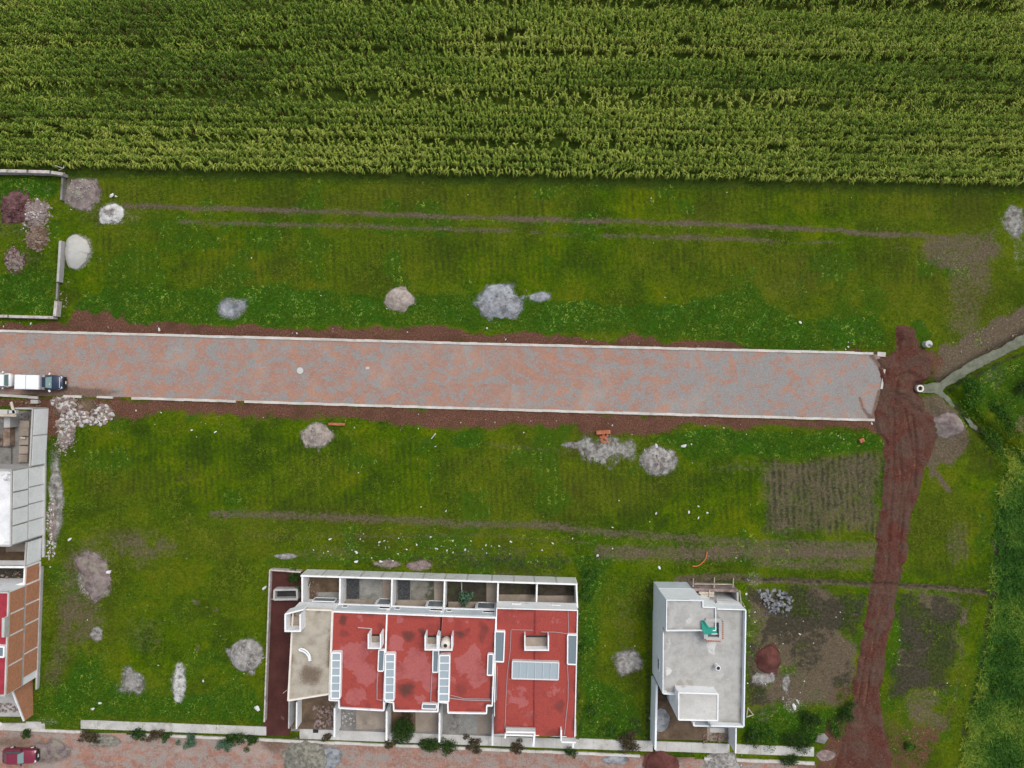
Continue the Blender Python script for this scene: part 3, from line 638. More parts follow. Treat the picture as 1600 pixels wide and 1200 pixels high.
def spread(out, seed, z0=.018, dome=0.0, grow=1.0, hole=.5, zb=None, res=.08, cap=1.0):
    """ragged thin spread of loose material: cells of a fine grid kept by a noisy border"""
    if len(out) == 4 and not isinstance(out[0], tuple): cx, cy, rx, ry = out; pol = [(cx + rx * math.cos(t / 12 * math.pi), cy + ry * math.sin(t / 12 * math.pi)) for t in range(24)]
    else: pol = list(out); cx = sum(p[0] for p in pol) / len(pol); cy = sum(p[1] for p in pol) / len(pol)
    pol = [(cx + (x - cx) * grow, cy + (y - cy) * grow) for x, y in pol]; xs = [p[0] for p in pol]; ys = [p[1] for p in pol]
    m_ = 6; sz = min(max(xs) - min(xs), max(ys) - min(ys)) / 2
    gX, gY = np.meshgrid(np.arange((min(xs) - m_ - 800) / 13.5, (max(xs) + m_ - 800) / 13.5, res), np.arange((600 - max(ys) - m_) / 13.5, (600 - min(ys) + m_) / 13.5, res))
    px = gX * 13.5 + 800; py = 600 - gY * 13.5; sd_ = poly_sd(px, py, pol) / sz
    n = (fbm(gX * .7 + seed, gY * .7, 4, seed) - .5) * 1.6
    v = sd_ + n * hole; c = (v[:-1, :-1] > -.12) & (v[1:, 1:] > -.18)
    id_ = np.arange(gX.size).reshape(gX.shape); q = np.stack([id_[:-1, :-1], id_[:-1, 1:], id_[1:, 1:], id_[1:, :-1]], -1)[c]
    z = (gz(px, py) if zb is None else zb) + z0 + dome * np.clip(sd_, 0, 1) + .03 * (fbm(gX * 5, gY * 5, 2, seed) - .5) * (zb is None)
    V = np.stack([gX, gY, z], -1).reshape(-1, 3); us = np.unique(q); rm = np.full(len(V), -1); rm[us] = np.arange(len(us))
    mb = MB(); mb.v = V[us].tolist(); mb.f = rm[q].tolist(); mb.edge = np.clip(v.reshape(-1)[us] / .5, 0, 1) * cap; return mb
CHIP = (M_STONEP, M_CONC, M_CONCD)
THIN = (4, 7, 12, 15, 18, 19, 20)
def heap(name, out, h, mat, label, cat, group, seed, **kw):
    if seed in THIN: o = obj(name, spread(out, seed, .02, h * .5, 1.12, .5 if seed != 7 else .8, kw.get('zb'), cap=.66), soft(mat), smooth=True); return tag(o, label, cat, group)
    o = obj(name, mound(out, h, seed, **kw), soft(mat), smooth=True); tag(o, label, cat, group)
    if seed not in (2, 22, 24): obj('loose_fringe', spread(out, seed + 60, .016, 0, 1.35, .5, kw.get('zb')), soft(mat), o)
    if seed in (1, 9, 10, 11, 14, 17, 6, 3, 8):
        cx = sum(p[0] for p in out) / len(out) if isinstance(out[0], tuple) else out[0]; cy = sum(p[1] for p in out) / len(out) if isinstance(out[0], tuple) else out[1]
        rx = max(abs(p[0] - cx) for p in out) if isinstance(out[0], tuple) else out[2]; ry = max(abs(p[1] - cy) for p in out) if isinstance(out[0], tuple) else out[3]
        zt = lambda px, py: (float(gz(px, py)) if kw.get('zb') is None else kw['zb']) + h * max(0, 1 - math.hypot((px - cx) / rx, (py - cy) / ry) ** 1.5)
        c_ = obj('loose_stones', scatter_chunks(MB(), 130, ell_fn(cx, cy, rx * .95, ry * .95, .6), .05, .26, seed + 300, zt), CHIP[seed % 3], o); c_['kind'] = 'stuff'
    return o
G_S = 'sand and gravel heaps dumped on the plots'
heap('sand_pile', (127, 303, 25, 25), .55, M_MAUVE, 'large mauve brown sand heap beside the corner of the unfinished block wall', 'sand pile', G_S, 1)
heap('gravel_pile', [(104, 385), (108, 371), (120, 366), (131, 372), (142, 386), (142, 396), (138, 398), (133, 412), (122, 421), (109, 418), (103, 402)], .7, M_GRAV, 'smooth pale grit heap beside the low grey wall', 'gravel pile', G_S, 2, rough=.02, irr=.03, flat=2.6)
heap('lime_pile', [(157, 334), (160, 326), (172, 320), (184, 319), (193, 328), (193, 338), (184, 346), (170, 347), (160, 344)], .4, M_LIME, 'white lime heap with a mixing hollow at the west end of the grass track', 'lime pile', G_S, 3, crater=.5, flat=2.4)
heap('sand_pile', [(337, 480), (342, 466), (355, 462), (364, 466), (374, 460), (388, 466), (391, 480), (382, 488), (380, 502), (362, 503), (344, 500), (336, 490)], .22, M_SLATE, 'thin patchy blue grey sand spread in the weeds at the west, north of the street', 'sand pile', G_S, 4, irr=.25, rough=.12)
heap('sand_pile', [(603, 462), (612, 453), (630, 452), (646, 463), (645, 473), (632, 482), (610, 482), (603, 472)], .55, M_SAND, 'small rounded tan sand heap in the weeds midway along the north side of the street', 'sand pile', G_S, 5, irr=.05)
heap('sand_pile', [(743, 474), (752, 466), (765, 446), (795, 446), (803, 460), (812, 462), (812, 486), (800, 494), (778, 496), (757, 490)], .6, M_SLATE, 'broad blue grey sand heap with a dug hollow on the north verge of the street', 'sand pile', G_S, 6, irr=.1, crater=.45, flat=1.3)
heap('sand_pile', (844, 464, 17, 9), .12, M_SLATE, 'thin grey remains of sand overgrown by weeds beside the broad blue grey heap', 'sand pile', G_S, 7, irr=.4, rough=.2)
heap('sand_pile', [(476, 676), (484, 666), (495, 661), (508, 668), (517, 680), (512, 692), (497, 699), (480, 694)], .5, M_SAND, 'small pale tan sand heap beside the flat row of bricks south of the street', 'sand pile', G_S, 8, irr=.15)
heap('sand_pile', [(1004, 712), (1012, 704), (1028, 700), (1044, 706), (1053, 716), (1048, 730), (1036, 738), (1018, 739), (1006, 726)], .5, M_ASH, 'ash grey sand heap with ragged edges between white sacks south of the street', 'sand pile', G_S, 9, irr=.18)
heap('sand_pile', [(360, 1018), (368, 1004), (388, 999), (405, 1005), (411, 1020), (406, 1038), (388, 1050), (368, 1044)], .6, M_ASH, 'round grey sand heap with a brown hollow top beside the dark red yard', 'sand pile', G_S, 10, crater=.5, irr=.08, flat=2)
heap('rubble_pile', [(120, 872), (140, 866), (160, 874), (172, 892), (174, 908), (163, 926), (148, 940), (138, 925), (130, 900), (122, 886)], .5, M_MAUVE, 'mauve grey heap of sand and debris on the grass east of the brick side wall', 'rubble pile', G_S, 11, irr=.2, rough=.12)
heap('sand_pile', (981, 1034, 24, 22), .14, M_ASH, 'thin pale grey sand spread on the weedy gap west of the white house', 'sand pile', G_S, 12, irr=.4, rough=.2)
heap('gravel_pile', [(1182, 1030), (1190, 1014), (1206, 1008), (1215, 1016), (1217, 1036), (1208, 1050), (1194, 1050), (1184, 1044)], .85, M_REDP, 'oval heap of dark red gravel on the plot east of the white house', 'gravel pile', G_S, 13, irr=.04, rough=.03)
for out, mt, lb, sd_ in (((948, 702, 38, 24), M_ASH, 'thin grey sand film on the grass below the tumbled brick stack', 71), ((207, 1064, 20, 20), M_ASH, 'broken grey sand film in the south west plot, west of the other one', 72), ((281, 1068, 12, 27), M_LIME, 'tall narrow whitish sand film in the south west plot', 73),
                         ((152, 990, 9, 11), M_ASH, 'little grey sand film south of the mauve debris heap', 74), ((447, 869, 16, 5), M_ASH, 'small oblong grey film in the grass north of the dark red yard', 75), ((655, 884, 19, 8), M_STONEP, 'pinkish sand film against the long white garden wall', 76), ((605, 881, 20, 6), M_STONEP, 'pale pinkish film behind the gravel gardens', 77),
                         ((88, 780, 12, 60), M_ASH, 'long grey cement film along the foot of the grey side wall', 78), ((1583, 345, 18, 24), M_ASH, 'grey patch of silt at the east edge below the corn', 79), ((1228, 1068, 10, 20), M_ASH, 'ash film on the weedy plot south of the red gravel heap', 80), ((1194, 1060, 18, 11), M_ASH, 'greyish film just south west of the red gravel heap', 81), ((905, 695, 24, 8), M_ASH, 'faint grey film in the grass west of the tumbled brick stack', 82)):
    tag(obj('sand_film', spread(out, sd_, .016, 0, 1.25, .8, cap=.56), soft(mt), smooth=True), lb, 'sand film', 'thin films of sand and cement on the grass')
G_L = 'material heaps left on the lower brick street'
heap('gravel_pile', [(445, 1190), (452, 1170), (468, 1160), (488, 1158), (504, 1164), (512, 1180), (505, 1205), (480, 1216), (452, 1208)], .8, M_OLIVE, 'olive grey heap of coarse gravel on the lower street before the beige roofed house', 'gravel pile', G_L, 14, zb=.05, rough=.14)
heap('sand_pile', (514, 1186, 24, 24), .12, M_SLATE, 'thin grey sand spread on the lower street against the olive gravel heap', 'sand pile', G_L, 15, zb=.05, irr=.3, rough=.12)
heap('gravel_pile', [(1008, 1194), (1014, 1180), (1028, 1173), (1044, 1176), (1058, 1186), (1060, 1206), (1036, 1222), (1012, 1214)], .9, M_REDP, 'dark red gravel heap on the lower street below the courtyard of the white house', 'gravel pile', G_L, 16, zb=.05)
heap('sand_pile', [(1103, 1196), (1110, 1184), (1130, 1176), (1146, 1180), (1156, 1194), (1158, 1216), (1130, 1224), (1104, 1214)], .7, M_ASH, 'grey sand heap with a dark hollow on the lower street below the white house', 'sand pile', G_L, 17, zb=.05, crater=.4)
heap('sand_pile', (80, 1172, 34, 22), .2, M_MAUVE, 'low mauve sand spread on the lower street in front of the maroon car', 'sand pile', G_L, 18, zb=.045, irr=.2, rough=.2)
heap('sand_pile', (165, 1158, 24, 11), .16, M_OLIVE, 'low greyish gravel spread on the lower street beside the verge shrubs', 'sand pile', G_L, 19, zb=.045, irr=.3, rough=.2)
heap('sand_pile', (960, 1187, 22, 9), .1, M_SLATE, 'thin blue grey sand stain on the lower street west of the red gravel heap', 'sand pile', G_L, 20, zb=.045, irr=.3, rough=.2)
heap('gravel_pile', (1292, 1180, 13, 8), .2, M_STONEP, 'little pile of pinkish stones at the east end of the lower pavement', 'gravel pile', G_L, 23, irr=.2, rough=.2)
heap('earth_mound', (1478, 664, 26, 20), .55, M_MAUVE, 'rounded grey brown earth mound south of the drain pipe mouth', 'earth mound', None, 21, irr=.15, rough=.1, flat=1.4)

def rubble(out, h, mats, label, seed, n, fn, smin, smax, name='rubble_pile', mm=None):
    n = int(n * 1.9)
    o = obj(name, mound(out, h, seed, irr=.55, rough=.12), soft(mm or M_MAUVE), smooth=True); tag(o, label, 'rubble pile', 'rubble heaps')
    zmap = lambda px, py: float(gz(px, py)) + h * max(0, 1 - math.hypot((px - out[0]) / out[2], (py - out[1]) / out[3]) ** 1.6) - .02
    for k, (mt, fr) in enumerate(mats):
        c = obj('rubble', scatter_chunks(MB(), int(n * fr), fn, smin, smax, seed + k, zmap), mt, o); c['kind'] = 'stuff'
    return o
rubble((26, 326, 24, 24), .6, [(M_STONED, 1)], 'maroon red heap of broken brick inside the low walled plot', 31, 420, ell_fn(27, 326, 25, 24), .12, .42, mm=M_STONED)
rubble((54, 334, 22, 22), .5, [(M_STONEP, .8), (M_STONEW, .2)], 'pinkish grey rubble heap touching the maroon one in the low walled plot', 32, 420, ell_fn(54, 334, 24, 24), .12, .42)
rubble((59, 372, 16, 20), .5, [(M_STONEB, 1)], 'tan brown rubble heap south of the pinkish one in the low walled plot', 33, 340, ell_fn(59, 372, 18, 21), .12, .40, mm=M_BROWN)
rubble((23, 406, 13, 18), .5, [(M_STONEP, .5), (M_STONED, .5)], 'small mauve rubble heap nearest the weeds in the low walled plot', 34, 260, ell_fn(23, 406, 16, 21), .1, .34)
def conc_fn(r):
    t = r.random()
    bx = [(100, 628, 20, 9), (112, 640, 20, 14), (125, 655, 18, 12), (150, 652, 26, 12), (165, 645, 14, 12), (103, 665, 16, 16)]
    cx, cy, rx, ry = r.choice(bx); a = r.uniform(0, 6.28); q = r.random() ** .5
    return cx + rx * q * math.cos(a), cy + ry * q * math.sin(a)
rubble((122, 644, 34, 18), .45, [(M_STONEW, .42), (M_STONEP, .36), (M_STONEB, .22)], 'big sprawling heap of broken white concrete beside the unfinished house', 35, 560, conc_fn, .10, .80, mm=M_BROWN)
rubble((104, 680, 14, 22), .2, [(M_STONEP, .6), (M_STONEW, .4)], 'thin mauve debris strewn south of the broken white concrete', 36, 240, ell_fn(102, 682, 15, 26), .08, .34)
rubble((82, 822, 6, 30), .12, [(M_STONEP, .5), (M_STONEW, .5)], 'narrow strip of debris along the foot of the grey side wall', 37, 260, ell_fn(80, 830, 8, 50), .08, .34)

# stones of the black rock heap: every stone its own thing
stone_me = []
for i in range(8):
    V, Fc = chunk_shape(300 + i, random.uniform(.9, 1.3), random.uniform(.7, 1), random.uniform(.5, .8)); mb = MB().add(V, Fc)
    stone_me.append(mb)
first = {}
r = random.Random(5)
n = 0
while n < 105:
    if n < 88: px, py = ell_fn(1212, 941, 26, 20, .6, False)(r)
    else: px, py = ell_fn(1190, 931, 18, 10, .6, False)(r)
    if poly_sd(np.array([px]), np.array([py]), [(1180, 920), (1200, 917), (1240, 930), (1244, 945), (1230, 962), (1200, 966), (1190, 950), (1194, 938), (1182, 930)])[0] < 0: continue
    k = n % 8
    if k not in first: o = obj('stone', stone_me[k], M_ROCK, local=True); first[k] = o
    else: o = first[k].copy(); COL.objects.link(o)
    s = r.uniform(.35, .72); o.scale = (s, s, s)
    x, y, _ = at(px, py); dd = math.hypot((px - 1212) / 28, (py - 941) / 22)
    o.location = (x, y, float(gz(px, py)) + .1 * s + max(0, .32 * (1 - dd))); o.rotation_euler = (r.uniform(-.5, .5), r.uniform(-.5, .5), r.uniform(0, 6.28))
    tag(o, 'angular blue grey building stone in the stone heap north east of the white house', 'stone', 'building stones in the heap'); n += 1

# brick stacks -----------------------------------------------------------
def bricks(px, py, nx_, ny_, nz_, rz, label, loose=0):
    mb = MB(); x, y, _ = at(px, py); z0 = float(gz(px, py)); M = Matrix.Rotation(rz, 3, 'Z')
    for k in range(nz_):
        for i in range(nx_):
            for j in range(ny_):
                p = M @ Vector(((i - nx_ / 2 + .5) * .27, (j - ny_ / 2 + .5) * .14, 0))
                mb.box((x + p.x, y + p.y, z0 + .06 + k * .125), (.255 * random.uniform(.94, 1), .125, .12), rz + random.uniform(-.05, .05))
    for i in range(loose):
        mb.box((x + random.uniform(-.5, .6), y - random.uniform(.3, 1.2), z0 + .08 + random.uniform(0, .15)), (.25, .125, .12), random.uniform(0, 3), random.uniform(-.4, .4))
    return tag(obj('brick_stack', mb, M_BRICK), label, 'brick stack', 'orange brick stacks')
bricks(527, 662.5, 7, 2, 3, -.03, 'long flat row of orange bricks beside the small pale tan sand heap')
bricks(942, 675, 6, 3, 4, .05, 'tumbled stack of orange bricks at the edge of the red earth strip', 34)
bricks(1345, 688, 2, 3, 3, .4, 'small square stack of red bricks in the weeds near the east end of the street')

# ------------------------------------------------------------------ low walls of the unfinished plot
def block_wall(segs, t, z, label, mat=M_STONEW, name='block_wall', group='low walls round the unfinished plot'):
    mb = MB()
    for p, q in segs: mb.wall(p, q, t, z, -.3)
    return tag(obj(name, mb, mat), label, 'wall', group)
M_BLOCK = mottled('rough_block', (.38, .34, .31), (.56, .52, .49), 1.6, (.26, .22, .20), 1.4, (.55, .7), .95, .4, 8, fine=.35)
block_wall([((-160, 264), (41, 267.5)), ((44.5, 267.7), (77, 268.5)), ((80, 269), (98, 272))], .34, 1.0, 'long low block wall on the north side of the unfinished plot, next to the corn', M_BLOCK)
block_wall([((97.5, 276), (95, 312))], .22, .5, 'short dark stub of block wall running south from the north corner of the plot', M_CONCD)
block_wall([((94, 376), (90, 440))], .27, .8, 'low grey wall on the east side of the plot beside the pale grit heap', M_CONC)
block_wall([((89.6, 442), (88, 468))], .2, .3, 'knee high dark footing linking the grey wall to the south east corner of the plot', M_CONCD)
block_wall([((87.5, 470), (85, 494))], .36, .8, 'short low wall at the south east corner of the unfinished plot', M_BLOCK)
block_wall([((-160, 491), (11, 494)), ((14, 494.2), (83, 496))], .3, .8, 'low block wall on the south side of the plot beside the brick street', M_BLOCK)
mb = MB(); a = at(99, 262); 
mb.tube([at(100, 258, 0), at(99.5, 262, 2.6)], .05).tube([at(101, 270, 0), at(100, 271, 1.6)], .05).tube([at(86, 258.5, 1.3), at(99, 263, 1.5)], .04).tube([at(92, 266, 1.0), at(100, 262, 1.6)], .04)
tag(obj('timber_brace', mb, M_WOOD), 'white timber poles braced at the corner where the block wall meets the corn', 'poles')

# ------------------------------------------------------------------ roofs
m = NM('red_roof_paint', .75, .2); _, A = m.attr('stain')
n1 = m.noise(1.1, 6, .6); n2 = m.noise(6, 5, .65); n3 = m.noise(25, 3)
c = m.ramp(n2, [(.3, (.28, .046, .036)), (.7, (.38, .072, .056))])
c = m.masked(c, m.ramp(n2, [(.3, (.33, .085, .080)), (.7, (.42, .130, .122))]), A[1], n1, 1.5, .49, .53)
c = m.mix(m.ma('MULTIPLY', m.mr(m.ma('ADD', A[0], m.ma('MULTIPLY', m.ma('SUBTRACT', n1, .5), 1.1)), .40, .60), .55), c, (.30, .042, .038))
c = m.mix(m.ma('MULTIPLY', m.mr(m.ma('ADD', A[0], m.ma('MULTIPLY', m.ma('SUBTRACT', n2, .5), 1.3)), .38, 1.15), .85), c, (.066, .040, .028))
c = m.mix(m.mr(m.noise(.45, 6, .7), .48, .66, 0, .6), c, m.ramp(n2, [(.3, (.20, .040, .036)), (.7, (.29, .055, .05))]))
c = m.mix(.45, c, m.ramp(n3, [(.3, .55), (.7, 1.0)]), 'MULTIPLY')
m.color(c); m.bump(n2, .15, .02); M_RED = m.m
m = NM('maroon_roof_paint', .7, .2); n1 = m.noise(1.2, 5)
m.color(m.ramp(n1, [(.3, (.25, .022, .035)), (.7, (.34, .040, .055))])); M_MAROON = m.m
m = NM('beige_screed', .9, .15); _, A = m.attr('stain'); n1 = m.noise(1.0, 6, .65); n2 = m.noise(7, 5, .7)
c = m.ramp(n1, [(.3, (.30, .27, .21)), (.7, (.47, .435, .37))])
c = m.mix(m.ma('MULTIPLY', m.mr(m.ma('ADD', A[0], m.ma('MULTIPLY', m.ma('SUBTRACT', n2, .5), 1.6)), .25, 1.1), .85), c, (.11, .072, .046))
c = m.mix(m.mr(n1, .5, .8, 0, .5), c, (.30, .25, .15)); c = m.mix(.35, c, m.ramp(n2, [(.3, .5), (.7, 1.0)]), 'MULTIPLY')
m.color(c); m.bump(n2, .2, .02); M_BEIGE = m.m
m = NM('grey_screed', .9, .15); _, A = m.attr('stain'); n1 = m.noise(.9, 6, .65); n2 = m.noise(6, 5, .7)
c = m.ramp(n1, [(.3, (.31, .31, .29)), (.7, (.46, .46, .44))])
c = m.mix(m.ma('MULTIPLY', m.mr(m.ma('ADD', A[0], m.ma('MULTIPLY', m.ma('SUBTRACT', n2, .5), 1.1)), .35, 1.0), .6), c, (.19, .16, .12))
c = m.masked(c, (.57, .57, .555), A[1], n1, 1.2, .5, .8); c = m.mix(m.mr(n1, .55, .75, 0, .6), c, (.27, .255, .215))
c = m.mix(.3, c, m.ramp(n2, [(.3, .5), (.7, 1.0)]), 'MULTIPLY'); m.color(c); m.bump(n2, .2, .02); M_SCREED = m.m

def roof_sheet(parent, name, pts, z, mat, stains=(), pale=(), res=.12):
    w_ = [at(x, y, z) for x, y in pts]; xs = [p[0] for p in w_]; ys = [p[1] for p in w_]
    gX, gY = np.meshgrid(np.arange(min(xs), max(xs) + res, res), np.arange(min(ys), max(ys) + res, res))
    ins = poly_sd(gX, gY, [(p[0], p[1]) for p in w_]) > -.04
    c = ins[:-1, :-1] & ins[1:, 1:] & ins[1:, :-1] & ins[:-1, 1:]
    id_ = np.arange(gX.size).reshape(gX.shape); q = np.stack([id_[:-1, :-1], id_[:-1, 1:], id_[1:, 1:], id_[1:, :-1]], -1)[c]
    S0 = np.zeros(gX.shape); S1 = np.zeros(gX.shape)
    wx = gX + (fbm(gX * .9, gY * .9, 4, 51) - .5) * 1.2; wy = gY + (fbm(gX * .9, gY * .9, 4, 52) - .5) * 1.2
    for L, S_ in ((stains, S0), (pale, S1)):
        for px, py, rp, a in L:
            x, y, _ = at(px, py, z); np.maximum(S_, a * sstep(-np.hypot(wx - x, wy - y) / (rp * .0694), -1.25, -.25), out=S_)
    ed = poly_sd(gX, gY, [(p[0], p[1]) for p in w_]); S0 = np.maximum(S0, (.95 * np.exp(-np.clip(ed - .15, 0, 9) / .50) * sstep(fbm(gX * .7, gY * .7, 3, 57), .34, .62)))
    zz = z + .03 * (fbm(gX * .5, gY * .5, 3, 5) - .5)
    V = np.stack([gX, gY, zz], -1).reshape(-1, 3); A_ = np.stack([S0, S1, 0 * S0], -1).reshape(-1, 3)
    us = np.unique(q); rm = np.full(len(V), -1); rm[us] = np.arange(len(us))
    o = big_mesh(name, V[us] - np.array(wloc(parent)), rm[q], mat, {'stain': A_[us]}); o.parent = parent; return o
def parapet(parent, pts, zt, zb, t=.16, mat=None, closed=True, name='parapet'):
    mb = MB(); n = len(pts)
    for i in range(n if closed else n - 1): 
        mb.wall(pts[i], pts[(i + 1) % n], t - .004 * (i % 2), zt - .003 * (i % 3), zb)
    return obj(name, mb, mat or M_WHITE, parent)
def skylight(parent, q, zt, zb, bars=0, t=.16, glass=None, frame=None, vertical=True):
    """a glazed opening: four survey corners q (clockwise from the top left)"""
    mb = MB()
    for i in range(4): mb.wall(q[i], q[(i + 1) % 4], t - .004 * (i % 2), zt - .003 * (i % 2), zb)
    L = lambda a, b, u: (a[0] + (b[0] - a[0]) * u, a[1] + (b[1] - a[1]) * u)
    for k in range(1, bars + 1):
        u = k / (bars + 1)
        if vertical: mb.wall(L(q[0], q[3], u), L(q[1], q[2], u), .10 if k % 2 else .05, zt - .006, zt - .10)
        else: mb.wall(L(q[0], q[1], u), L(q[3], q[2], u), .04, zt - .006, zt - .06)
    o = obj('skylight', mb, frame or M_WHITE, parent)
    obj('pane', MB().prism(q, zt - .10, zt - .13), glass or M_GLASS, o)
    return o
def wall_window(parent, name, pa, pb, zt, x0, x1, zlo, zhi, glass=M_GLASS, out=1):
    """window on the wall whose top edge was surveyed from pa to pb at height zt; x0, x1 = fractions along it"""
    a = Vector(at(*pa, zt)); b = Vector(at(*pb, zt)); d = (b - a); d.z = 0; L = d.length; u = d.normalized(); nn = Vector((-u.y, u.x, 0)) * out
    c = a + u * L * (x0 + x1) / 2; ang = math.atan2(u.y, u.x); W = L * (x1 - x0); Hh = zhi - zlo
    mb = MB()
    for s in (-1, 1):
        p = c + u * s * (W / 2 - .04) + nn * .02; mb.box((p.x, p.y, (zlo + zhi) / 2), (.08, .12, Hh), ang)
        mb.box((c.x + nn.x * .02, c.y + nn.y * .02, (zlo if s < 0 else zhi) - s * .04), (W - .16, .116, .08), ang)
    o = obj(name, mb, M_WHITE, parent)
    obj('pane', MB().box((c.x + nn.x * .012, c.y + nn.y * .012, (zlo + zhi) / 2), (W - .16, .05, Hh - .16), ang), glass, o); return o
def enclosure(parent, x0, y0, x1, y1, zt, zb, t=.13, mid=None, opening=True, label=None):
    """open topped tank enclosure: three walls, open to the north"""
    mb = MB(); e = 1.0
    mb.wall((x0 + e, y0), (x0 + e, y1), t, zt, zb).wall((x1 - e, y0), (x1 - e, y1), t, zt, zb)
    mb.wall((x0 + 2 * e, y1 - e), (x1 - 2 * e, y1 - e), t, zt - .003, zb)
    if mid: mb.wall((mid, y0), (mid, y1 - 2 * e), t, zt - .006, zb)
    o = obj('tank_enclosure', mb, M_WHITE, parent)
    obj('enclosure_floor', MB().prism([(x0 + 2.5, y0 + 3), (x1 - 2.5, y0 + 3), (x1 - 2.5, y1 - 2.5), (x0 + 2.5, y1 - 2.5)], zb + .16, zb + .03), M_TAN, o)
    if opening: obj('painted_opening_shade', MB().prism([(x0 + 3, y0 + .4), (x1 - 3, y0 + .4), (x1 - 3, y0 + 2.6), (x0 + 3, y0 + 2.6)], zb + .10, zb + .03), M_DARK, o)  # dark slab stands in for the shadow at the open north side
    return o
def pipe(parent, pts, z, r=.03, mat=None, name='pipe'):
    return obj(name, MB().tube([at(x, y, z) for x, y in pts], r, 5), mat or M_PIPE, parent)

RZ = 4.85; PZ = 5.08
G_H = 'row houses with shared side walls'
def Q(*p): return [ths(*q) for q in p]
def row_house(poly, low, label, roofmat, stains, pale, group=G_H):
    pts = Q(*poly); cx = sum(p[0] for p in pts) / len(pts); cy = sum(p[1] for p in pts) / len(pts)
    t = thing('row_house', (*at(cx, cy, RZ)[:2], 0), label, 'house', group)
    mb = MB().prism(pts, RZ - .02, 2.5).prism(Q(*low), 2.5, -.05)
    # the ground floor was surveyed on the same height as the roof, so it is carried straight down
    mb2 = MB().prism(pts, RZ - .02, 2.5); lw = [at(*p, RZ) for p in Q(*low)]
    if sum(lw[i][0] * lw[(i + 1) % len(lw)][1] - lw[(i + 1) % len(lw)][0] * lw[i][1] for i in range(len(lw))) < 0: lw = lw[::-1]
    mb2.hull([(x, y, -.05) for x, y, z in lw], [(x, y, 2.497) for x, y, z in lw])
    obj('wall', mb2, M_WHITE, t)
    rf = roof_sheet(t, 'roof', pts, RZ, roofmat, [(*ths(a, b), r_, s_) for a, b, r_, s_ in stains], [(*ths(a, b), r_, s_) for a, b, r_, s_ in pale])
    return t, pts
# beige roofed corner house
P0 = [(178, 250), (366, 256), (350, 660), (152, 694)]
h0, pts0 = row_house(P0, [(178, 270), (366, 276), (350, 660), (152, 694)], 'corner house with a stained beige roof and a slanted front edge, westmost of the row', M_BEIGE, [(262, 570, 26, 1.0), (270, 400, 12, .55), (290, 330, 10, .4), (200, 600, 14, .4), (330, 300, 8, .4)], [])
parapet(h0, Q((178, 252), (366, 258), (352, 660), (154, 692)), PZ, RZ - .3, .18, M_CREAM)
e0 = enclosure(h0, *ths(137, 277), *ths(215, 361), 6.5, RZ, .16, opening=False)
obj('enclosure_wall', MB().wall(ths(140, 276), ths(228, 254), .16, 6.48, RZ).wall(ths(216, 300), ths(216, 350), .1, 5.4, RZ), M_WHITE, e0)
mb = MB()
arc = [(210, 446), (228, 450), (243, 460), (254, 475), (259, 496)]
for k, dz in ((-4, 0), (5, 0)):
    mb.tube([at(*ths(x + k * .6, y - k), RZ + .35) for x, y in arc], .09, 6)
mb.tube([at(*ths(210, 450), RZ + .3), at(*ths(206, 442), RZ + .3)], .09); mb.tube([at(*ths(252, 498), RZ + .3), at(*ths(266, 496), RZ + .3)], .09)
obj('arched_skylight', mb, M_WHITE, h0)
# three red roofed houses
P1 = [(366, 262), (627, 272), (612, 738), (397, 726), (396, 690), (350, 688)]
h1, pts1 = row_house(P1, [(368, 308), (540, 313), (542, 270), (626, 273), (611, 735), (398, 723), (397, 688), (352, 686)], 'red roofed row house beside the beige one, thin grey rod lying across its roof', M_RED,
                     [(418, 302, 13, 1.0), (425, 372, 12, .7), (430, 640, 13, .55), (515, 615, 12, .45), (545, 715, 9, .7), (590, 345, 12, .75), (585, 700, 8, .5), (470, 540, 8, .4), (545, 490, 8, .4), (420, 690, 10, .35)], [(470, 480, 30, .9), (520, 560, 26, .9), (480, 670, 24, .8), (540, 430, 18, .8), (500, 300, 8, .6)])
P2 = [(627, 272), (890, 283), (872, 743), (660, 740), (658, 700), (612, 692)]
h2, pts2 = row_house(P2, [(628, 315), (794, 320), (796, 280), (889, 284), (871, 740), (661, 737), (660, 698), (614, 690)], 'red roofed row house in the middle with a big round blackish stain', M_RED,
                     [(725, 380, 16, .95), (725, 642, 18, 1.15), (725, 650, 26, .55), (806, 372, 13, 1.0), (846, 700, 8, .5), (760, 480, 8, .3), (700, 560, 8, .35), (840, 340, 14, .6)], [(670, 420, 18, .9), (700, 300, 12, .7), (770, 520, 34, .9), (700, 560, 20, .8), (660, 590, 14, .8), (840, 600, 20, .8), (790, 680, 14, .7)])
P3 = [(890, 283), (1152, 292), (1134, 715), (1107, 715), (1106, 752), (921, 749), (920, 702), (874, 697)]
h3, pts3 = row_house(P3, [(891, 325), (1045, 330), (1046, 290), (1151, 293), (1133, 713), (1105, 713), (1104, 749), (923, 746), (922, 700), (876, 695)], 'red roofed row house with a white cylindrical water tank in its rooftop enclosure', M_RED,
                     [(985, 370, 13, 1.05), (1092, 350, 16, .85), (1090, 390, 12, .8), (985, 640, 16, .8), (950, 520, 8, .5), (965, 335, 12, .6), (1125, 640, 12, .4), (1000, 700, 10, .5)], [(1030, 520, 30, .9), (1060, 580, 24, .9), (930, 300, 10, .7), (1000, 300, 12, .5), (1050, 460, 16, .8), (950, 600, 10, .6), (1080, 700, 14, .6)])
P4 = [(1155, 245), (1548, 256), (1533, 868), (1143, 852)]
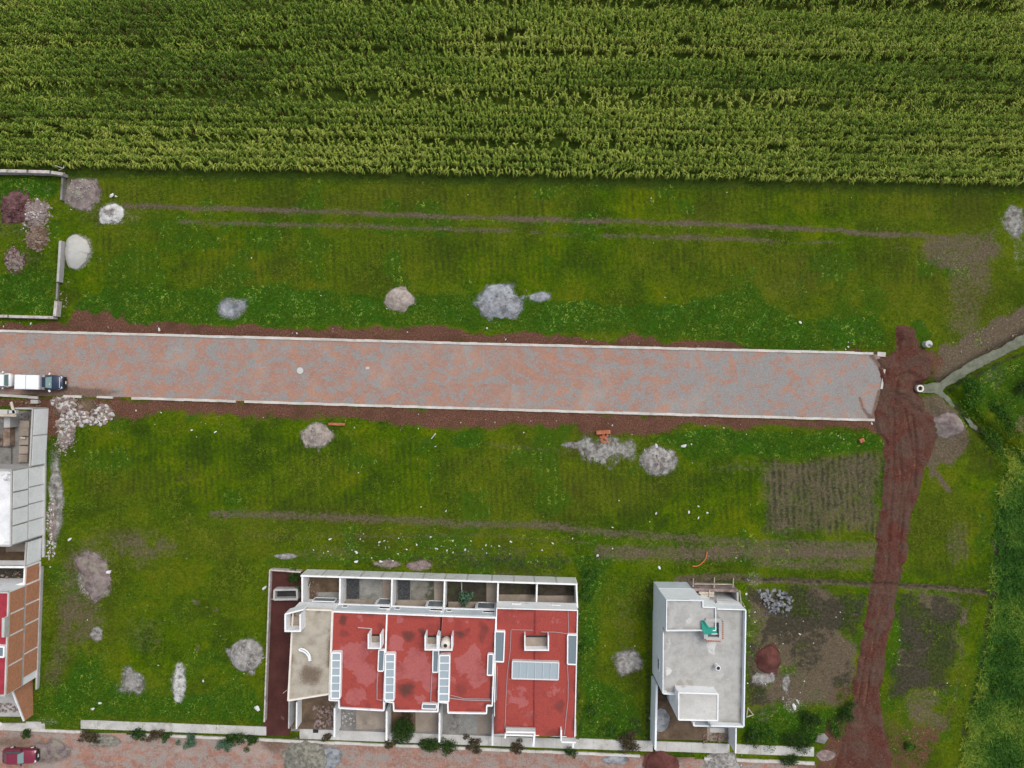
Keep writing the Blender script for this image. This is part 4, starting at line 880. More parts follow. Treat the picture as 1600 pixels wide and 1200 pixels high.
h4, pts4 = row_house(P4, [(1157, 290), (1546, 300), (1531, 820), (1200, 812), (1198, 852), (1145, 850)], 'widest house of the row, a double red roof with a long white framed skylight', M_RED,
                     [(1452, 725, 13, .8), (1250, 610, 9, .5), (1210, 850, 14, .7), (1420, 855, 14, .75), (1330, 380, 9, .6), (1370, 365, 10, .7), (1160, 520, 8, .5), (1240, 420, 7, .4), (1500, 690, 8, .5), (1290, 850, 12, .6)], [(1260, 690, 30, .55), (1420, 640, 26, .5), (1430, 300, 20, .45), (1250, 300, 12, .35), (1300, 780, 20, .5)])
for hh, pp, skip in ((h1, P1, 1), (h2, P2, 1), (h3, P3, 0)):
    parapet(hh, [ths(x + 2, y + 2) for x, y in pp], PZ, RZ - .25, .15)
parapet(h4, Q((1533, 866), (1546, 258), (1157, 248), (1147, 700)), PZ - .05, RZ - .25, .11, closed=False)
for hh, (x0, y0, x1, y1) in ((h1, (360, 463, 407, 682)), (h2, (619, 469, 667, 690)), (h3, (878, 475, 931, 697))):
    skylight(hh, Q((x0 + 4, y0), (x1, y0), (x1 - 5, y1), (x0, y1)), RZ + .65, RZ - .05, 5, .14, M_GLASSP)
skylight(h1, Q((590, 449), (618, 449), (612, 550), (586, 550)), RZ + .4, RZ, 0, .12)
skylight(h2, Q((851, 452), (879, 452), (874, 556), (849, 556)), RZ + .4, RZ, 0, .12)
skylight(h2, Q((800, 708), (868, 710), (866, 733), (798, 731)), RZ + .35, RZ, 0, .10)
skylight(h3, Q((1116, 469), (1141, 469), (1137, 570), (1112, 570)), RZ + .4, RZ, 0, .12)
skylight(h4, Q((1150, 360), (1196, 361), (1190, 506), (1148, 504)), RZ + .45, RZ, 0, .13)
skylight(h4, Q((1499, 376), (1544, 377), (1540, 519), (1498, 517)), RZ + .45, RZ, 0, .13)
skylight(h4, Q((1233, 503), (1456, 510), (1453, 592), (1231, 586)), RZ + .5, RZ, 5, .13, M_GLASSP, M_METAL, vertical=False)
enclosure(h1, 574.4, 991, 595.5, 1014, 6.5, RZ)
enclosure(h2, 663.3, 993, 684.2, 1016.4, 6.5, RZ)
enclosure(h3, 684.6, 994, 707, 1016.8, 6.5, RZ)
tk = obj('water_tank', MB().lathe((*at(697, 1004.5, 5.6)[:2], RZ + .16), [(.0, 0), (.50, .0), (.52, .1), (.50, .5), (.53, .55), (.53, .62), (.50, .68), (.52, 1.0), (.44, 1.22), (.24, 1.32), (.22, 1.36), (.0, 1.36)], 24), M_CREAM, smooth=True)
tag(tk, 'cream cylindrical water tank standing in the rooftop enclosure of a red roofed house', 'water tank')
obj('lid', MB().lathe((*at(697, 1004.5, 5.6)[:2], RZ + 1.53), [(0, 0), (.2, 0), (.2, .03), (0, .03)], 16), M_BLACK, tk)
enclosure(h4, 819.2, 993, 858, 1017, 6.0, RZ)
pipe(h1, Q((585, 556), (582, 620), (582, 686), (606, 690)), RZ + .1, .05); pipe(h1, Q((490, 340), (555, 345)), RZ + .9, .03, M_METAL)
pipe(h2, Q((846, 556), (843, 620), (840, 694), (866, 700)), RZ + .1, .05)
pipe(h3, Q((935, 665), (1000, 682), (1130, 684)), RZ + .1, .035); pipe(h3, Q((930, 680), (1000, 688), (1130, 692)), RZ + .1, .05); pipe(h3, Q((935, 480), (932, 560), (930, 690)), RZ + .1, .03)
pipe(h3, Q((1131, 580), (1128, 640), (1127, 690)), RZ + .1, .04, M_DARK); pipe(h3, Q((945, 360), (1030, 382)), RZ + 1.1, .015, M_BLACK)
pipe(h4, Q((1226, 353), (1222, 450), (1208, 560), (1201, 700), (1197, 825)), RZ + .08, .035); pipe(h4, Q((1228, 350), (1330, 353)), RZ + .08, .03)
pipe(h4, Q((1372, 361), (1440, 362), (1498, 370)), RZ + .08, .035); pipe(h4, Q((1500, 262), (1503, 370)), RZ + .08, .035)
pipe(h4, Q((1496, 518), (1501, 600), (1500, 690), (1490, 780), (1483, 855)), RZ + .08, .04)
pipe(h4, Q((1160, 525), (1158, 600), (1156, 690)), RZ + .08, .04); pipe(h4, Q((1215, 588), (1340, 592)), RZ + .06, .02)
for a, b in (((1341, 252), (1340, 372)), ((1339, 450), (1338, 503)), ((1337, 592), (1335, 848))):
    obj('gutter', MB().wall(ths(*a), ths(*b), .16, RZ + .05, RZ - .02), M_DARK if False else mottled('gutter_red', (.16, .025, .025), (.24, .04, .04), 2, bump=0), h4)
# rear walls of the row: windows, doors, grey upper band
def frac(poly, z, x): a, b = poly[0][0], poly[1][0]; return (x - a) / (b - a)
for hh, pp, wins, door in ((h1, P1, ((392, 420), (572, 628)), (548, 622)), (h2, P2, ((650, 678), (822, 886)), (800, 884)), (h3, P3, ((905, 932), (1082, 1143)), (1050, 1146))):
    for a, b in wins: wall_window(hh, 'window', ths(*pp[0]), ths(*pp[1]), RZ, frac(pp, 0, a) + .015, frac(pp, 0, b) + .015, 2.75, 3.5, M_BLACK)
    wall_window(hh, 'sliding_door', ths(*pp[0]), ths(*pp[1]), RZ, frac(pp, 0, door[0]) + .02, frac(pp, 0, door[1]), .05, 2.2)
    a = Vector(at(*ths(*pp[0]), RZ)); b = Vector(at(*ths(*pp[1]), RZ)); c = (a + b) / 2
    obj('upper_band', MB().box((c.x, c.y + .012, 3.7), ((b - a).length * .93, .03, 2.2), math.atan2(b.y - a.y, b.x - a.x)), M_COOL, hh)
    obj('slab_edge', MB().box((c.x, c.y + .05, 2.52), ((b - a).length * .98, .12, .26), math.atan2(b.y - a.y, b.x - a.x)), M_WHITE, hh)
wall_window(h4, 'window', ths(*P4[0]), ths(*P4[1]), RZ, .19, .30, 2.95, 3.45, M_BLACK); wall_window(h4, 'window', ths(*P4[0]), ths(*P4[1]), RZ, .69, .80, 2.95, 3.45, M_BLACK)
wall_window(h4, 'sliding_door', ths(1157, 290), ths(1546, 300), RZ, .05, .4, .05, 2.2); wall_window(h4, 'sliding_door', ths(1157, 290), ths(1546, 300), RZ, .6, .95, .05, 2.2)
wall_window(h0, 'window', ths(*P0[0]), ths(*P0[1]), RZ, .3, .9, .9, 2.2)
# street fronts (seen only from the side)
for hh, pp, i, j in ((h1, P1, 3, 2), (h2, P2, 3, 2), (h3, P3, 5, 4)):
    a, b = ths(*pp[i]), ths(*pp[j])
    wall_window(hh, 'window', a, b, RZ, .2, .8, 3.0, 4.3, out=-1); wall_window(hh, 'door', a, b, RZ, .08, .3, .05, 2.2, M_WOOD, -1); wall_window(hh, 'window', a, b, RZ, .45, .9, .9, 2.2, out=-1)
# front porches of the wide house
def zf(x, y): return (640 + x / 5.714, 1020 + y / 5.714)
obj('porch_roof', MB().prism([zf(858, 668), zf(1124, 676), zf(1122, 704), zf(858, 700)], 5.35, 5.1), M_CONC, h4)
obj('porch_beam', MB().wall(zf(860, 708), zf(1124, 713), .2, 5.33, 5.05).wall(zf(864, 735), zf(1100, 741), .16, 5.2, 4.95), M_WHITE, h4)
obj('porch_wall', MB().wall(zf(1115, 724), zf(1105, 838), .22, 5.2, -.05).wall(zf(858, 724), zf(852, 765), .18, 5.2, -.05), M_WHITE, h4)
obj('porch_roof', MB().prism([zf(1362, 758), zf(1482, 762), zf(1482, 792), zf(1362, 790)], 4.95, 4.7), M_CONC, h4)
obj('porch_beam', MB().wall(zf(1356, 797), zf(1484, 802), .16, 4.97, 4.68), M_WHITE, h4)
obj('porch_wall', MB().wall(zf(1461, 808), zf(1460, 850), .18, 4.9, -.05).wall(zf(1354, 690), zf(1354, 788), .16, 5.6, 4.3), M_WHITE, h4)

# garden and yard walls of the row ------------------------------------------
M_WB = mottled('white_blue_plaster', (.70, .745, .77), (.78, .82, .84), .5, (.62, .66, .68), .8, (.6, .85), .8, .1, 5, fine=.1)
G_W = 'white garden walls of the row houses'
def gwall(p, q, z, t, label, mat=None, zb=-.05, group=G_W, z2=None):
    return tag(obj('garden_wall', MB().wall(p, q, t, z, zb, z2), mat or M_WHITE), label, 'wall', group)
def zz(*a): return ths(*a)
rear = MB().wall(ths(214, 92), ths(1546, 133), .17, 2.45, -.05)
rw = tag(obj('garden_wall', rear, M_WHITE), 'long white wall closing all the back gardens of the row on the grass side', 'wall', G_W)
mb = MB(); a = Vector(at(*ths(214, 92), 2.45)); b = Vector(at(*ths(1546, 133), 2.45)); ang = math.atan2(b.y - a.y, b.x - a.x); L = (b - a).length
nn = Vector((-math.sin(ang), math.cos(ang), 0))
pan = MB(); k = 0; u = 0.0
xs = [0.0, .075, .14, .215, .29, .36, .44, .52, .60, .69, .77, .845, .925, 1.0]
for u0, u1 in zip(xs[:-1], xs[1:]):
    c = a + (b - a) * (u0 + u1) / 2 + nn * .087
    pan.box((c.x, c.y, 1.15), (L * (u1 - u0) - .22, .03, 2.3), ang)
M_PANEL = mottled('rendered_panel', (.52, .53, .51), (.64, .65, .63), .6, (.40, .395, .36), .8, (.52, .75), .9, .15, 6, fine=.25)
obj('render_panel', pan, M_PANEL, rw)
mb = MB()
for u0 in xs[1:-1]:
    c = a + (b - a) * u0 + nn * .087; mb.box((c.x, c.y, 1.2), (.2, .036, 2.38), ang)
obj('concrete_post', mb, M_CONC, rw)
for p, q, lb in (((222, 98), (222, 238), 'white garden wall beside the dark red yard, westmost of the garden walls'), ((404, 104), (402, 245), 'white wall between the bare earth garden and the first black gravel garden'),
                 ((654, 110), (651, 250), 'white wall between the two gardens with black gravel beds'), ((907, 118), (903, 258), 'white wall west of the back garden holding a green shrub'),
                 ((1164, 128), (1161, 240), 'white wall east of the back garden holding a green shrub'), ((1351, 134), (1349, 216), 'white wall between the two short gardens of the wide house'),
                 ((1541, 137), (1545, 247), 'white garden wall at the east end of the row')):
    gwall(zz(*p), zz(*q), 2.47, .17, lb)
G_F = 'white walls between the front yards of the row'
for p, q, lb in (((378, 728), (377, 868), 'white front yard wall between the rubble yard and the tan paved yard'), ((628, 742), (627, 884), 'white front yard wall just west of the round tree'),
                 ((883, 750), (881, 892), 'white front yard wall whose foot is hidden by two dark bushes'), ((1139, 755), (1137, 908), 'white front yard wall against the west side of the wide house')):
    gwall(zz(*p), zz(*q), 2.5, .20, lb, group=G_F)
gwall(ths(159, 697), ths(157, 826), 2.5, .14, 'grey block wall between the dark red yard and the beige house front yard', M_CONC, group=G_F)
gwall(ths(196, 700), ths(194, 828), 1.7, .16, 'short white wall inside the rubble filled front yard of the beige house', group=G_F)
tag(obj('yard_wall', MB().wall(ths(66, 63), ths(39, 795), .16, .7, -.05), M_BLOCK), 'low block wall along the west side of the dark red yard', 'wall', 'low walls of the dark red yard')
tag(obj('yard_wall', MB().wall(ths(69, 64), ths(214, 74), .16, .75, -.05), M_BLOCK), 'low block wall across the north end of the dark red yard', 'wall', 'low walls of the dark red yard')
tag(obj('yard_wall', MB().wall(ths(62, 204), ths(200, 208), .15, .3, -.05), M_TAN), 'knee high divider crossing the dark red yard beside the concrete trough', 'wall', 'low walls of the dark red yard')
q = Q((88, 160), (196, 158), (198, 204), (86, 206))
t = obj('trough', MB().wall(q[0], q[1], .22, .9, 0).wall(q[1], q[2], .215, .897, 0).wall(q[2], q[3], .22, .9, 0).wall(q[3], q[0], .215, .897, 0), M_CONC)
tag(t, 'rectangular open concrete trough in the dark red yard', 'trough')
obj('trough_bed', MB().prism(q, .12, 0), M_DARK, t)

# floors of yards and gardens ---------------------------------------------------
def floor(name, pts, z, mat, kind='structure'):
    return tag(obj(name, MB().prism([ths(*p) for p in pts], z, -.06), mat), kind=kind)
def fr(name, x0, y0, x1, y1, z, mat, kind='structure'): return floor(name, [(x0, y0), (x1, y0), (x1, y1), (x0, y1)], z, mat, kind)
floor('yard', [(66, 64), (240, 74), (240, 240), (190, 700), (160, 862), (34, 858)], .02, M_YARD)
M_CONCG = mottled('grey_patio_concrete', (.20, .20, .185), (.29, .29, .27), .8, (.13, .13, .11), .5, (.52, .7), .9, .2, 6, fine=.3)
M_BLKG = mottled('black_gravel', (.016, .018, .022), (.10, .105, .11), 9, rough=.8, bump=.8, bs=20, fine=.4)
M_SOILD = mottled('dark_garden_soil', (.035, .030, .022), (.07, .06, .045), 1.5, (.05, .07, .02), .8, (.5, .7), .95, .5, 10, fine=.4)
fr('garden_soil', 222, 90, 402, 245, .02, M_BROWN); fr('patio', 290, 170, 402, 212, .08, M_CONCG)
fr('patio', 402, 95, 652, 300, .02, M_CONCD); fr('gravel', 436, 105, 496, 202, .05, M_BLKG, 'stuff'); fr('patio', 500, 105, 608, 203, .04, M_CONCG); fr('patio', 609, 105, 652, 260, .06, M_TAN); fr('patio', 430, 205, 608, 300, .05, M_TAN)
fr('patio', 652, 100, 905, 300, .02, M_CONCD); fr('gravel', 682, 112, 741, 206, .05, M_BLKG, 'stuff'); fr('garden_soil', 745, 112, 855, 208, .04, mottled('mossy_concrete', (.15, .145, .12), (.26, .25, .225), .9, (.07, .075, .05), .6, (.5, .65), .95, .4, 8)); fr('patio', 857, 112, 905, 260, .06, M_TAN); fr('patio', 680, 209, 856, 300, .05, M_TAN)
fr('garden_soil', 905, 108, 1162, 300, .02, M_SOILD); fr('patio', 1108, 122, 1162, 260, .05, M_TAN); fr('patio', 925, 216, 1106, 300, .05, M_TAN); fr('path_edge', 987, 122, 991, 214, .12, M_CONC)
fr('garden_soil', 1162, 118, 1350, 181, .03, M_SOILD); fr('patio', 1162, 181.5, 1350, 300, .05, M_TAN)
fr('garden_soil', 1350, 124, 1542, 186, .03, M_SOILD); fr('patio', 1350, 186.5, 1542, 300, .05, M_TAN)
floor('front_yard', [(168, 650), (1150, 690), (1150, 862), (168, 838)], .012, M_CONCD)
floor('front_yard', [(188, 640), (376, 640), (376, 828), (170, 826)], .02, M_BROWN)
fr('front_yard', 377, 660, 480, 826, .02, M_CONCD); fr('driveway', 481, 660, 628, 828, .05, M_TAN)
fr('front_yard', 629, 660, 766, 838, .02, M_BROWN); fr('driveway', 767, 660, 882, 840, .05, M_TAN)
fr('front_yard', 883, 660, 975, 842, .02, M_CONCD); fr('driveway', 976, 660, 1062, 848, .05, M_CONCG); fr('driveway', 1063, 660, 1138, 850, .04, M_TAN)
fr('driveway', 1139, 780, 1540, 862, .03, M_CONC)
o = obj('rubble', scatter_chunks(MB(), 120, lambda r: ths(r.uniform(275, 370), r.uniform(715, 825)), .1, .65, 41, lambda x, y: .05), M_STONEP); tag(o, 'broken slabs and stones piled in the front yard of the beige house', 'rubble'); 
o = obj('rubble', scatter_chunks(MB(), 40, lambda r: ths(r.uniform(410, 476), r.uniform(745, 820)), .08, .5, 42, lambda x, y: .05), M_CONC); tag(o, 'loose grey stones along the side of the tan paved front yard', 'rubble')
o = obj('rubble', scatter_chunks(MB(), 30, lambda r: ths(r.uniform(940, 975), r.uniform(752, 835)), .08, .5, 43, lambda x, y: .05), M_CONCD); tag(o, 'dark stones in the front yard between the tank house and its driveway', 'rubble')
o = obj('rubble', scatter_chunks(MB(), 40, lambda r: ths(r.uniform(247, 300), r.uniform(118, 200)), .08, .45, 44, lambda x, y: .05), M_STONEP); tag(o, 'stones lying in the bare earth back garden', 'rubble')
tag(obj('pole', MB().tube([at(*ths(262, 122), .3), at(*ths(234, 214), 1.2)], .05), M_WOOD), 'pale pole leaning in the bare earth back garden', 'pole')
tag(obj('pole', MB().tube([at(*ths(150, 640), .3), at(*ths(130, 656), .3)], .04), M_WOOD), 'short pale stick lying in the dark red yard', 'pole')
G_D = 'dark utility covers in the pavement'
for x, y, lb in ((288, 836, 'dark utility cover in the pavement before the beige house'), (676, 886, 'dark utility cover at the verge below the round tree')):
    tag(obj('utility_cover', MB().box((*at(*ths(x, y))[:2], .10), (.62, .38, .05), -.03), M_BLACK), lb, 'cover', G_D)

# ------------------------------------------------------------------ white house
WZ = 4.75; WP = 5.45; WT = 6.5
wh = thing('white_house', (*at(1095, 1030, 0)[:2], 0), 'white two storey house with a grey screed roof standing alone among weeds', 'house')
MAIN = [(1036.5, 980), (1119, 980), (1119, 951), (1166, 952.5), (1162.5, 1136), (1110, 1135), (1110, 1126.5), (1060, 1126), (1059, 1086), (1035.5, 1084.5)]
k_ = (CAM_H - WP) / (CAM_H - WZ)
def lower(p): return (800 + (p[0] - 800) * k_, 600 + (p[1] - 600) * k_)
mw = [at(*p, WP) for p in MAIN]
wl = mw if sum(mw[i][0] * mw[(i + 1) % len(mw)][1] - mw[(i + 1) % len(mw)][0] * mw[i][1] for i in range(len(mw))) > 0 else mw[::-1]
obj('wall', MB().hull([(x, y, -.05) for x, y, z in wl], [(x, y, WZ - .02) for x, y, z in wl]), M_WB, wh)
pin = lambda pts, zt, z: [(800 + (p[0] - 800) * (CAM_H - zt) / (CAM_H - z), 600 + (p[1] - 600) * (CAM_H - zt) / (CAM_H - z)) for p in pts]
roof_sheet(wh, 'roof', pin(MAIN, WP, WZ), WZ, M_SCREED, [(1065, 1070, 12, .8), (1080, 1068, 9, .8), (1050, 1075, 9, .6), (1105, 1058, 8, .35), (1060, 1000, 14, .4), (1159, 960, 6, .4), (1100, 1020, 10, .3)], [(1110, 1010, 14, .9), (1042, 1050, 9, 1.0), (1130, 1060, 20, .6), (1090, 1000, 12, .6), (1044, 1005, 10, .7)])
E_ = lambda a, b, t, z, zb: MB().wall(a, b, t, z, zb)
mb = MB().wall((1121, 951.6), (1165.5, 953), .11, WP, WZ - .3).wall((1165.4, 953.5), (1162.3, 1135), .13, WP + .003, WZ - .3).wall((1161, 1135.3), (1111, 1134.4), .14, WP, WZ - .3)
obj('parapet', MB().wall((1036.6, 988), (1035.9, 1084), .09, WP + .003, WZ - .3), M_WB, wh)
obj('parapet', mb, M_WB, wh)
obj('parapet', MB().wall((1037, 1084), (1058, 1085.5), .12, WP - .3, WZ - .3), M_WB, wh)
TALL = [(1041, 937), (1099, 938), (1099, 948), (1119, 948.8), (1119, 986), (1040.5, 986.5)]
tw = [at(*p, WT) for p in TALL][::-1]
obj('upper_block', MB().hull([(x, y, -.04) for x, y, z in tw], [(x, y, WT - .28) for x, y, z in tw]), M_WB, wh)
roof_sheet(wh, 'roof', pin(TALL, WT, WT - .26), WT - .26, M_SCREED, [(1048, 950, 6, .5), (1044, 970, 5, .5)], [(1075, 970, 14, .6)])
parapet(wh, [(x + (.8 if x < 1060 else -.6), y + (.8 if y < 960 else -.8)) for x, y in TALL], WT, WT - .4, .09, M_WB)
a = Vector(at(1041, 937, WT)); b = Vector(at(1099, 938, WT)); c = (a + b) / 2
obj('plinth_band', MB().box((c.x, c.y + .012, 1.2), ((b - a).length, .05, 2.5), math.atan2(b.y - a.y, b.x - a.x)), M_COOL, wh)
# stair head with bare brick lip and green sheeting
hx = [whD(*p) for p in ((700, 512), (838, 512), (838, 682), (704, 676))]
mb = MB()
for i in range(4): mb.wall(hx[i], hx[(i + 1) % 4], .42, WT - .05 - .003 * (i % 2), WZ)
hb = obj('stair_head', mb, M_CONC, wh)
mb = MB()
for i, (p, q_) in enumerate((( hx[1], hx[2]), (hx[2], hx[3]))):
    for k in range(9):
        u = (k + .5) / 9; x, y, _ = at(p[0] + (q_[0] - p[0]) * u, p[1] + (q_[1] - p[1]) * u, WT); mb.box((x + (.2 if i == 0 else 0), y - (.2 if i else 0), WT - .02), (.12, .12, .12))
obj('brick_edge', mb, M_BRICK, hb)
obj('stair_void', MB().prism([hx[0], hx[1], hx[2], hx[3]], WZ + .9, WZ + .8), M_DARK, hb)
M_GREEN = NM('green_sheeting', .5, .3).color((.015, .24, .18)).m
tp = whD
mb = MB(); gp = [(660, 512, WT + .0), (690, 515, WT + .25), (735, 578, WT - .1), (800, 572, WT - .12), (800, 636, WT - .10), (690, 636, WT + .15), (668, 596, WT + .05)]
Pn = [at(*tp(x, y), z) for x, y, z in gp]
ctr = at(*tp(722, 590), WT + .12); mb.v = [ctr] + Pn + [(x, y, z - .05) for x, y, z in Pn]
nP = len(Pn); mb.f = [(0, 1 + (i + 1) % nP, 1 + i) for i in range(nP)] + [(1 + i, 1 + (i + 1) % nP, 1 + nP + (i + 1) % nP, 1 + nP + i) for i in range(nP)]
tag(obj('tarpaulin', mb, M_GREEN), 'crumpled green sheet hung over the stair opening on the roof of the white house', 'sheet')
obj('stair_rail', MB().box((*at(*whD(760, 632), WT)[:2], WT - .05), (1.1, .1, .12)), M_METAL, hb)
# vent, front block, balcony
vx = at(*whD(790, 905), WZ)
v = obj('roof_vent', MB().lathe((vx[0], vx[1], WZ), [(0, 0), (.2, 0), (.2, .7), (.27, .72), (.27, .95), (0, .95)], 16), M_WHITE, wh)
obj('vent_mouth', MB().lathe((vx[0], vx[1], WZ + .95), [(0, 0), (.2, 0), (.2, .02), (0, .02)], 14), M_DARK, v)
FB = [whE(*p) for p in ((400, 310), (712, 320), (710, 533), (400, 527))]
fw = [at(*p, WT) for p in FB][::-1]
obj('front_block', MB().hull([(x, y, 2.2) for x, y, z in fw], [(x, y, WT - .12) for x, y, z in fw]), M_WHITE, wh)
roof_sheet(wh, 'roof', FB, WT - .10, M_PAVE, [(1100, 1100, 8, .3)], [(1075, 1100, 14, .8)])
parapet(wh, [(FB[0][0] + .5, FB[0][1] + .5), (FB[1][0] - .5, FB[1][1] + .5), (FB[2][0] - .5, FB[2][1] - .5), (FB[3][0] + .5, FB[3][1] - .5)], WT, WT - .3, .13)
obj('balcony', MB().wall(whE(520, 538), whE(522, 573), .14, 4.4, 2.3).wall(whE(524, 571), whE(645, 573), .14, 4.403, 2.3).wall(whE(645, 538), whE(645, 570), .14, 4.4, 2.3).prism([whE(525, 530), whE(643, 530), whE(643, 568), whE(525, 568)], 2.5, 2.3), M_WHITE, wh)
obj('carport_slab', MB().prism([whE(645, 560), whE(920, 570), whE(905, 588), whE(645, 578)], 4.6, 4.4), M_CONC, wh)
wall_window(wh, 'window', (1110, 1135), (1162.5, 1136), WP, .15, .55, 2.9, 4.3, out=-1); wall_window(wh, 'window', (1036.5, 984), (1035.5, 1084.5), WP, .55, .75, 2.9, 3.9, out=-1)
wall_window(wh, 'door', (1110, 1135), (1162.5, 1136), WP, .1, .7, .05, 2.3, M_WOOD, -1)
G_Y = 'boundary walls of the white house plot'
def ywall(p, q_, z, t, lb, mat, zb=-.05): return tag(obj('boundary_wall', MB().wall(p, q_, t, z, zb), mat), lb, 'wall', G_Y)
ywall((1026.4, 1071), (1024.2, 1171.5), 2.5, .22, 'pale blue grey boundary wall on the west side of the courtyard, reaching the pavement', M_WB)
ywall(whE(851, 590), whE(848, 785), 2.5, .14, 'white topped brown faced wall on the east side of the front yard', M_WHITE)
o = obj('wall_face', MB().wall((1149.1, 1139), (1148.6, 1176), .03, 2.4, -.04), M_TAN, bpy.data.objects[COL.objects[-1].name])
ywall(whD(585, 236), whD(990, 248), 2.5, .3, 'unfinished brick wall behind the back patio of the white house', M_STONEP)
ywall(whD(985, 252), whD(988, 345), 2.5, .2, 'grey wall at the east end of the back patio', M_CONC)
fl = lambda nm, pts, z, mat: tag(obj(nm, MB().prism(pts, z, -.06), mat), kind='structure')
fl('patio', [whD(560, 190), whD(960, 195), whD(960, 330), whD(560, 330)], .03, M_CONCD); fl('patio', [(1020, 1060), (1105, 1062), (1105, 1157), (1020, 1155)], .02, M_BROWN)
fl('patio', [(1105, 1062), (1142, 1062), (1142, 1160), (1105, 1157)], .024, M_TAN); fl('patio', [whE(645, 585), whE(760, 590), whE(760, 625), whE(645, 622)], .10, M_PAVE)
obj('rear_slab', MB().prism([whD(800, 335), whD(1000, 342), whD(1030, 392), whD(800, 388)], 3.6, 3.4), M_CONC, wh)
G_P = 'builders planks over the back patio'
for a, b, z, lb in (((640, 264), (778, 268), 2.7, 'white plank across the back patio opening, nearest the brick wall'), ((655, 287), (778, 291), 2.7, 'white plank across the back patio opening, nearest the house'), ((690, 310), (735, 314), 2.9, 'short board between the planks and the grey slab')):
    tag(obj('plank', MB().wall(whD(*a), whD(*b), .26, z, z - .06), M_WOOD), lb, 'plank', G_P)
G_Q = 'wooden props leaning on the back patio wall'
for a, b, lb in (((590, 138), (588, 205), 'west prop leaning on the unfinished back wall'), ((778, 130), (776, 215), 'middle prop leaning on the unfinished back wall'), ((948, 138), (944, 212), 'east prop leaning on the unfinished back wall')):
    tag(obj('prop', MB().tube([at(*whD(*a), .1), at(*whD(*b), 2.62)], .07), M_WOOD), lb, 'prop', G_Q)
for a, b, z0, z1, lb in (((800, 300), (786, 372), 2.2, 3.8, 'yellowish prop standing between patio opening and slab'), ((1004, 245), (1020, 385), 1.0, 3.6, 'long pale prop leaning along the east end of the back patio'), ((1025, 345), (1048, 388), .6, 3.6, 'short prop beside the long one at the east end'), ((735, 240), (733, 305), 2.7, 2.8, 'upright post crossing the white planks')):
    tag(obj('prop', MB().tube([at(*whD(*a), z0), at(*whD(*b), z1)], .07), M_WOOD), lb, 'prop', G_Q)
tag(obj('rail', MB().tube([at(*whD(600, 186), 1.2), at(*whD(945, 190), 1.2)], .06), M_WOOD), 'horizontal wooden rail tied across the back wall props', 'rail')
tag(obj('trestle', MB().tube([at(*whE(942, 430), .9), at(*whE(932, 505), .1)], .06).tube([at(*whE(942, 430), .9), at(*whE(985, 485), .1)], .06).tube([at(*whE(936, 500), .15), at(*whE(985, 484), .15)], .06), M_WOOD), 'white triangular trestle beside the east wall of the white house', 'trestle')
o = obj('rubble', scatter_chunks(MB(), 60, lambda r: whE(r.uniform(590, 800), r.uniform(632, 695)), .1, .6, 45, lambda x, y: .06), M_STONEB); tag(o, 'tan stones and broken slab in the front yard of the white house', 'rubble')
heap('sand_pile', [whE(232, 440), whE(262, 420), whE(310, 460), whE(326, 540), whE(290, 610), whE(236, 625)], .35, M_SLATE, 'grey sand heap against the west wall inside the courtyard of the white house', 'sand pile', G_S, 22, zb=.0, irr=.12)
heap('sand_pile', (1034, 1096, 9, 6), .25, M_BROWN, 'small brown soil heap in the north corner of the courtyard', 'soil pile', G_S, 24, zb=.0, irr=.2)

# ------------------------------------------------------------------ unfinished house at the west edge
UZ = 5.2
uf = thing('unfinished_house', (*at(-20, 790, 0)[:2], 0), 'unfinished grey block house with a roofless front room full of building material', 'house', 'two storey houses at the west edge')
def side_panels(parent, p, q, zt, zb, cuts, mat, out=1, gap=.16, t=.03):
    a = Vector(at(*p, zt)); b = Vector(at(*q, zt)); d = b - a; u = d.normalized(); nn = Vector((-u.y, u.x, 0)) * out; ang = math.atan2(u.y, u.x)
    mb = MB()
    for c0, c1 in zip(cuts[:-1], cuts[1:]):
        c = a + d * (c0 + c1) / 2 + nn * (.085 + t / 2)
        mb.box((c.x, c.y, (zb + zt - .2) / 2), (d.length * (c1 - c0) - gap, t, zt - .2 - zb), ang)
    return obj('infill_panel', mb, mat, parent)
M_BLKW = mottled('pale_block_infill', (.74, .76, .76), (.83, .845, .84), .8, (.62, .63, .62), .8, (.6, .8), .9, .15, 6, fine=.2)
m = NM('orange_brickwork', .9, .12); mp = m.n('ShaderNodeMapping'); tcx = m.n('ShaderNodeTexCoord')
cx_ = m.n('ShaderNodeSeparateXYZ'); m.put(cx_.inputs[0], m.pos()); cb = m.n('ShaderNodeCombineXYZ'); m.put(cb.inputs[0], cx_.outputs[1]); m.put(cb.inputs[1], cx_.outputs[2])
b_ = m.n('ShaderNodeTexBrick'); m.put(b_.inputs['Vector'], cb.outputs[0]); b_.inputs['Scale'].default_value = 1; b_.inputs['Brick Width'].default_value = .28; b_.inputs['Row Height'].default_value = .13; b_.inputs['Mortar Size'].default_value = .012
b_.inputs['Color1'].default_value = (.60, .25, .125, 1); b_.inputs['Color2'].default_value = (.46, .19, .095, 1); b_.inputs['Mortar'].default_value = (.36, .27, .20, 1)
c = m.mix(m.mr(m.noise(2.0, 6, .7), .45, .75, 0, .35), b_.outputs[0], (.36, .17, .095)); m.color(m.mix(.4, c, m.ramp(m.noise(8, 4), [(.3, .5), (.7, 1.0)]), 'MULTIPLY')); M_BRICKW = m.m
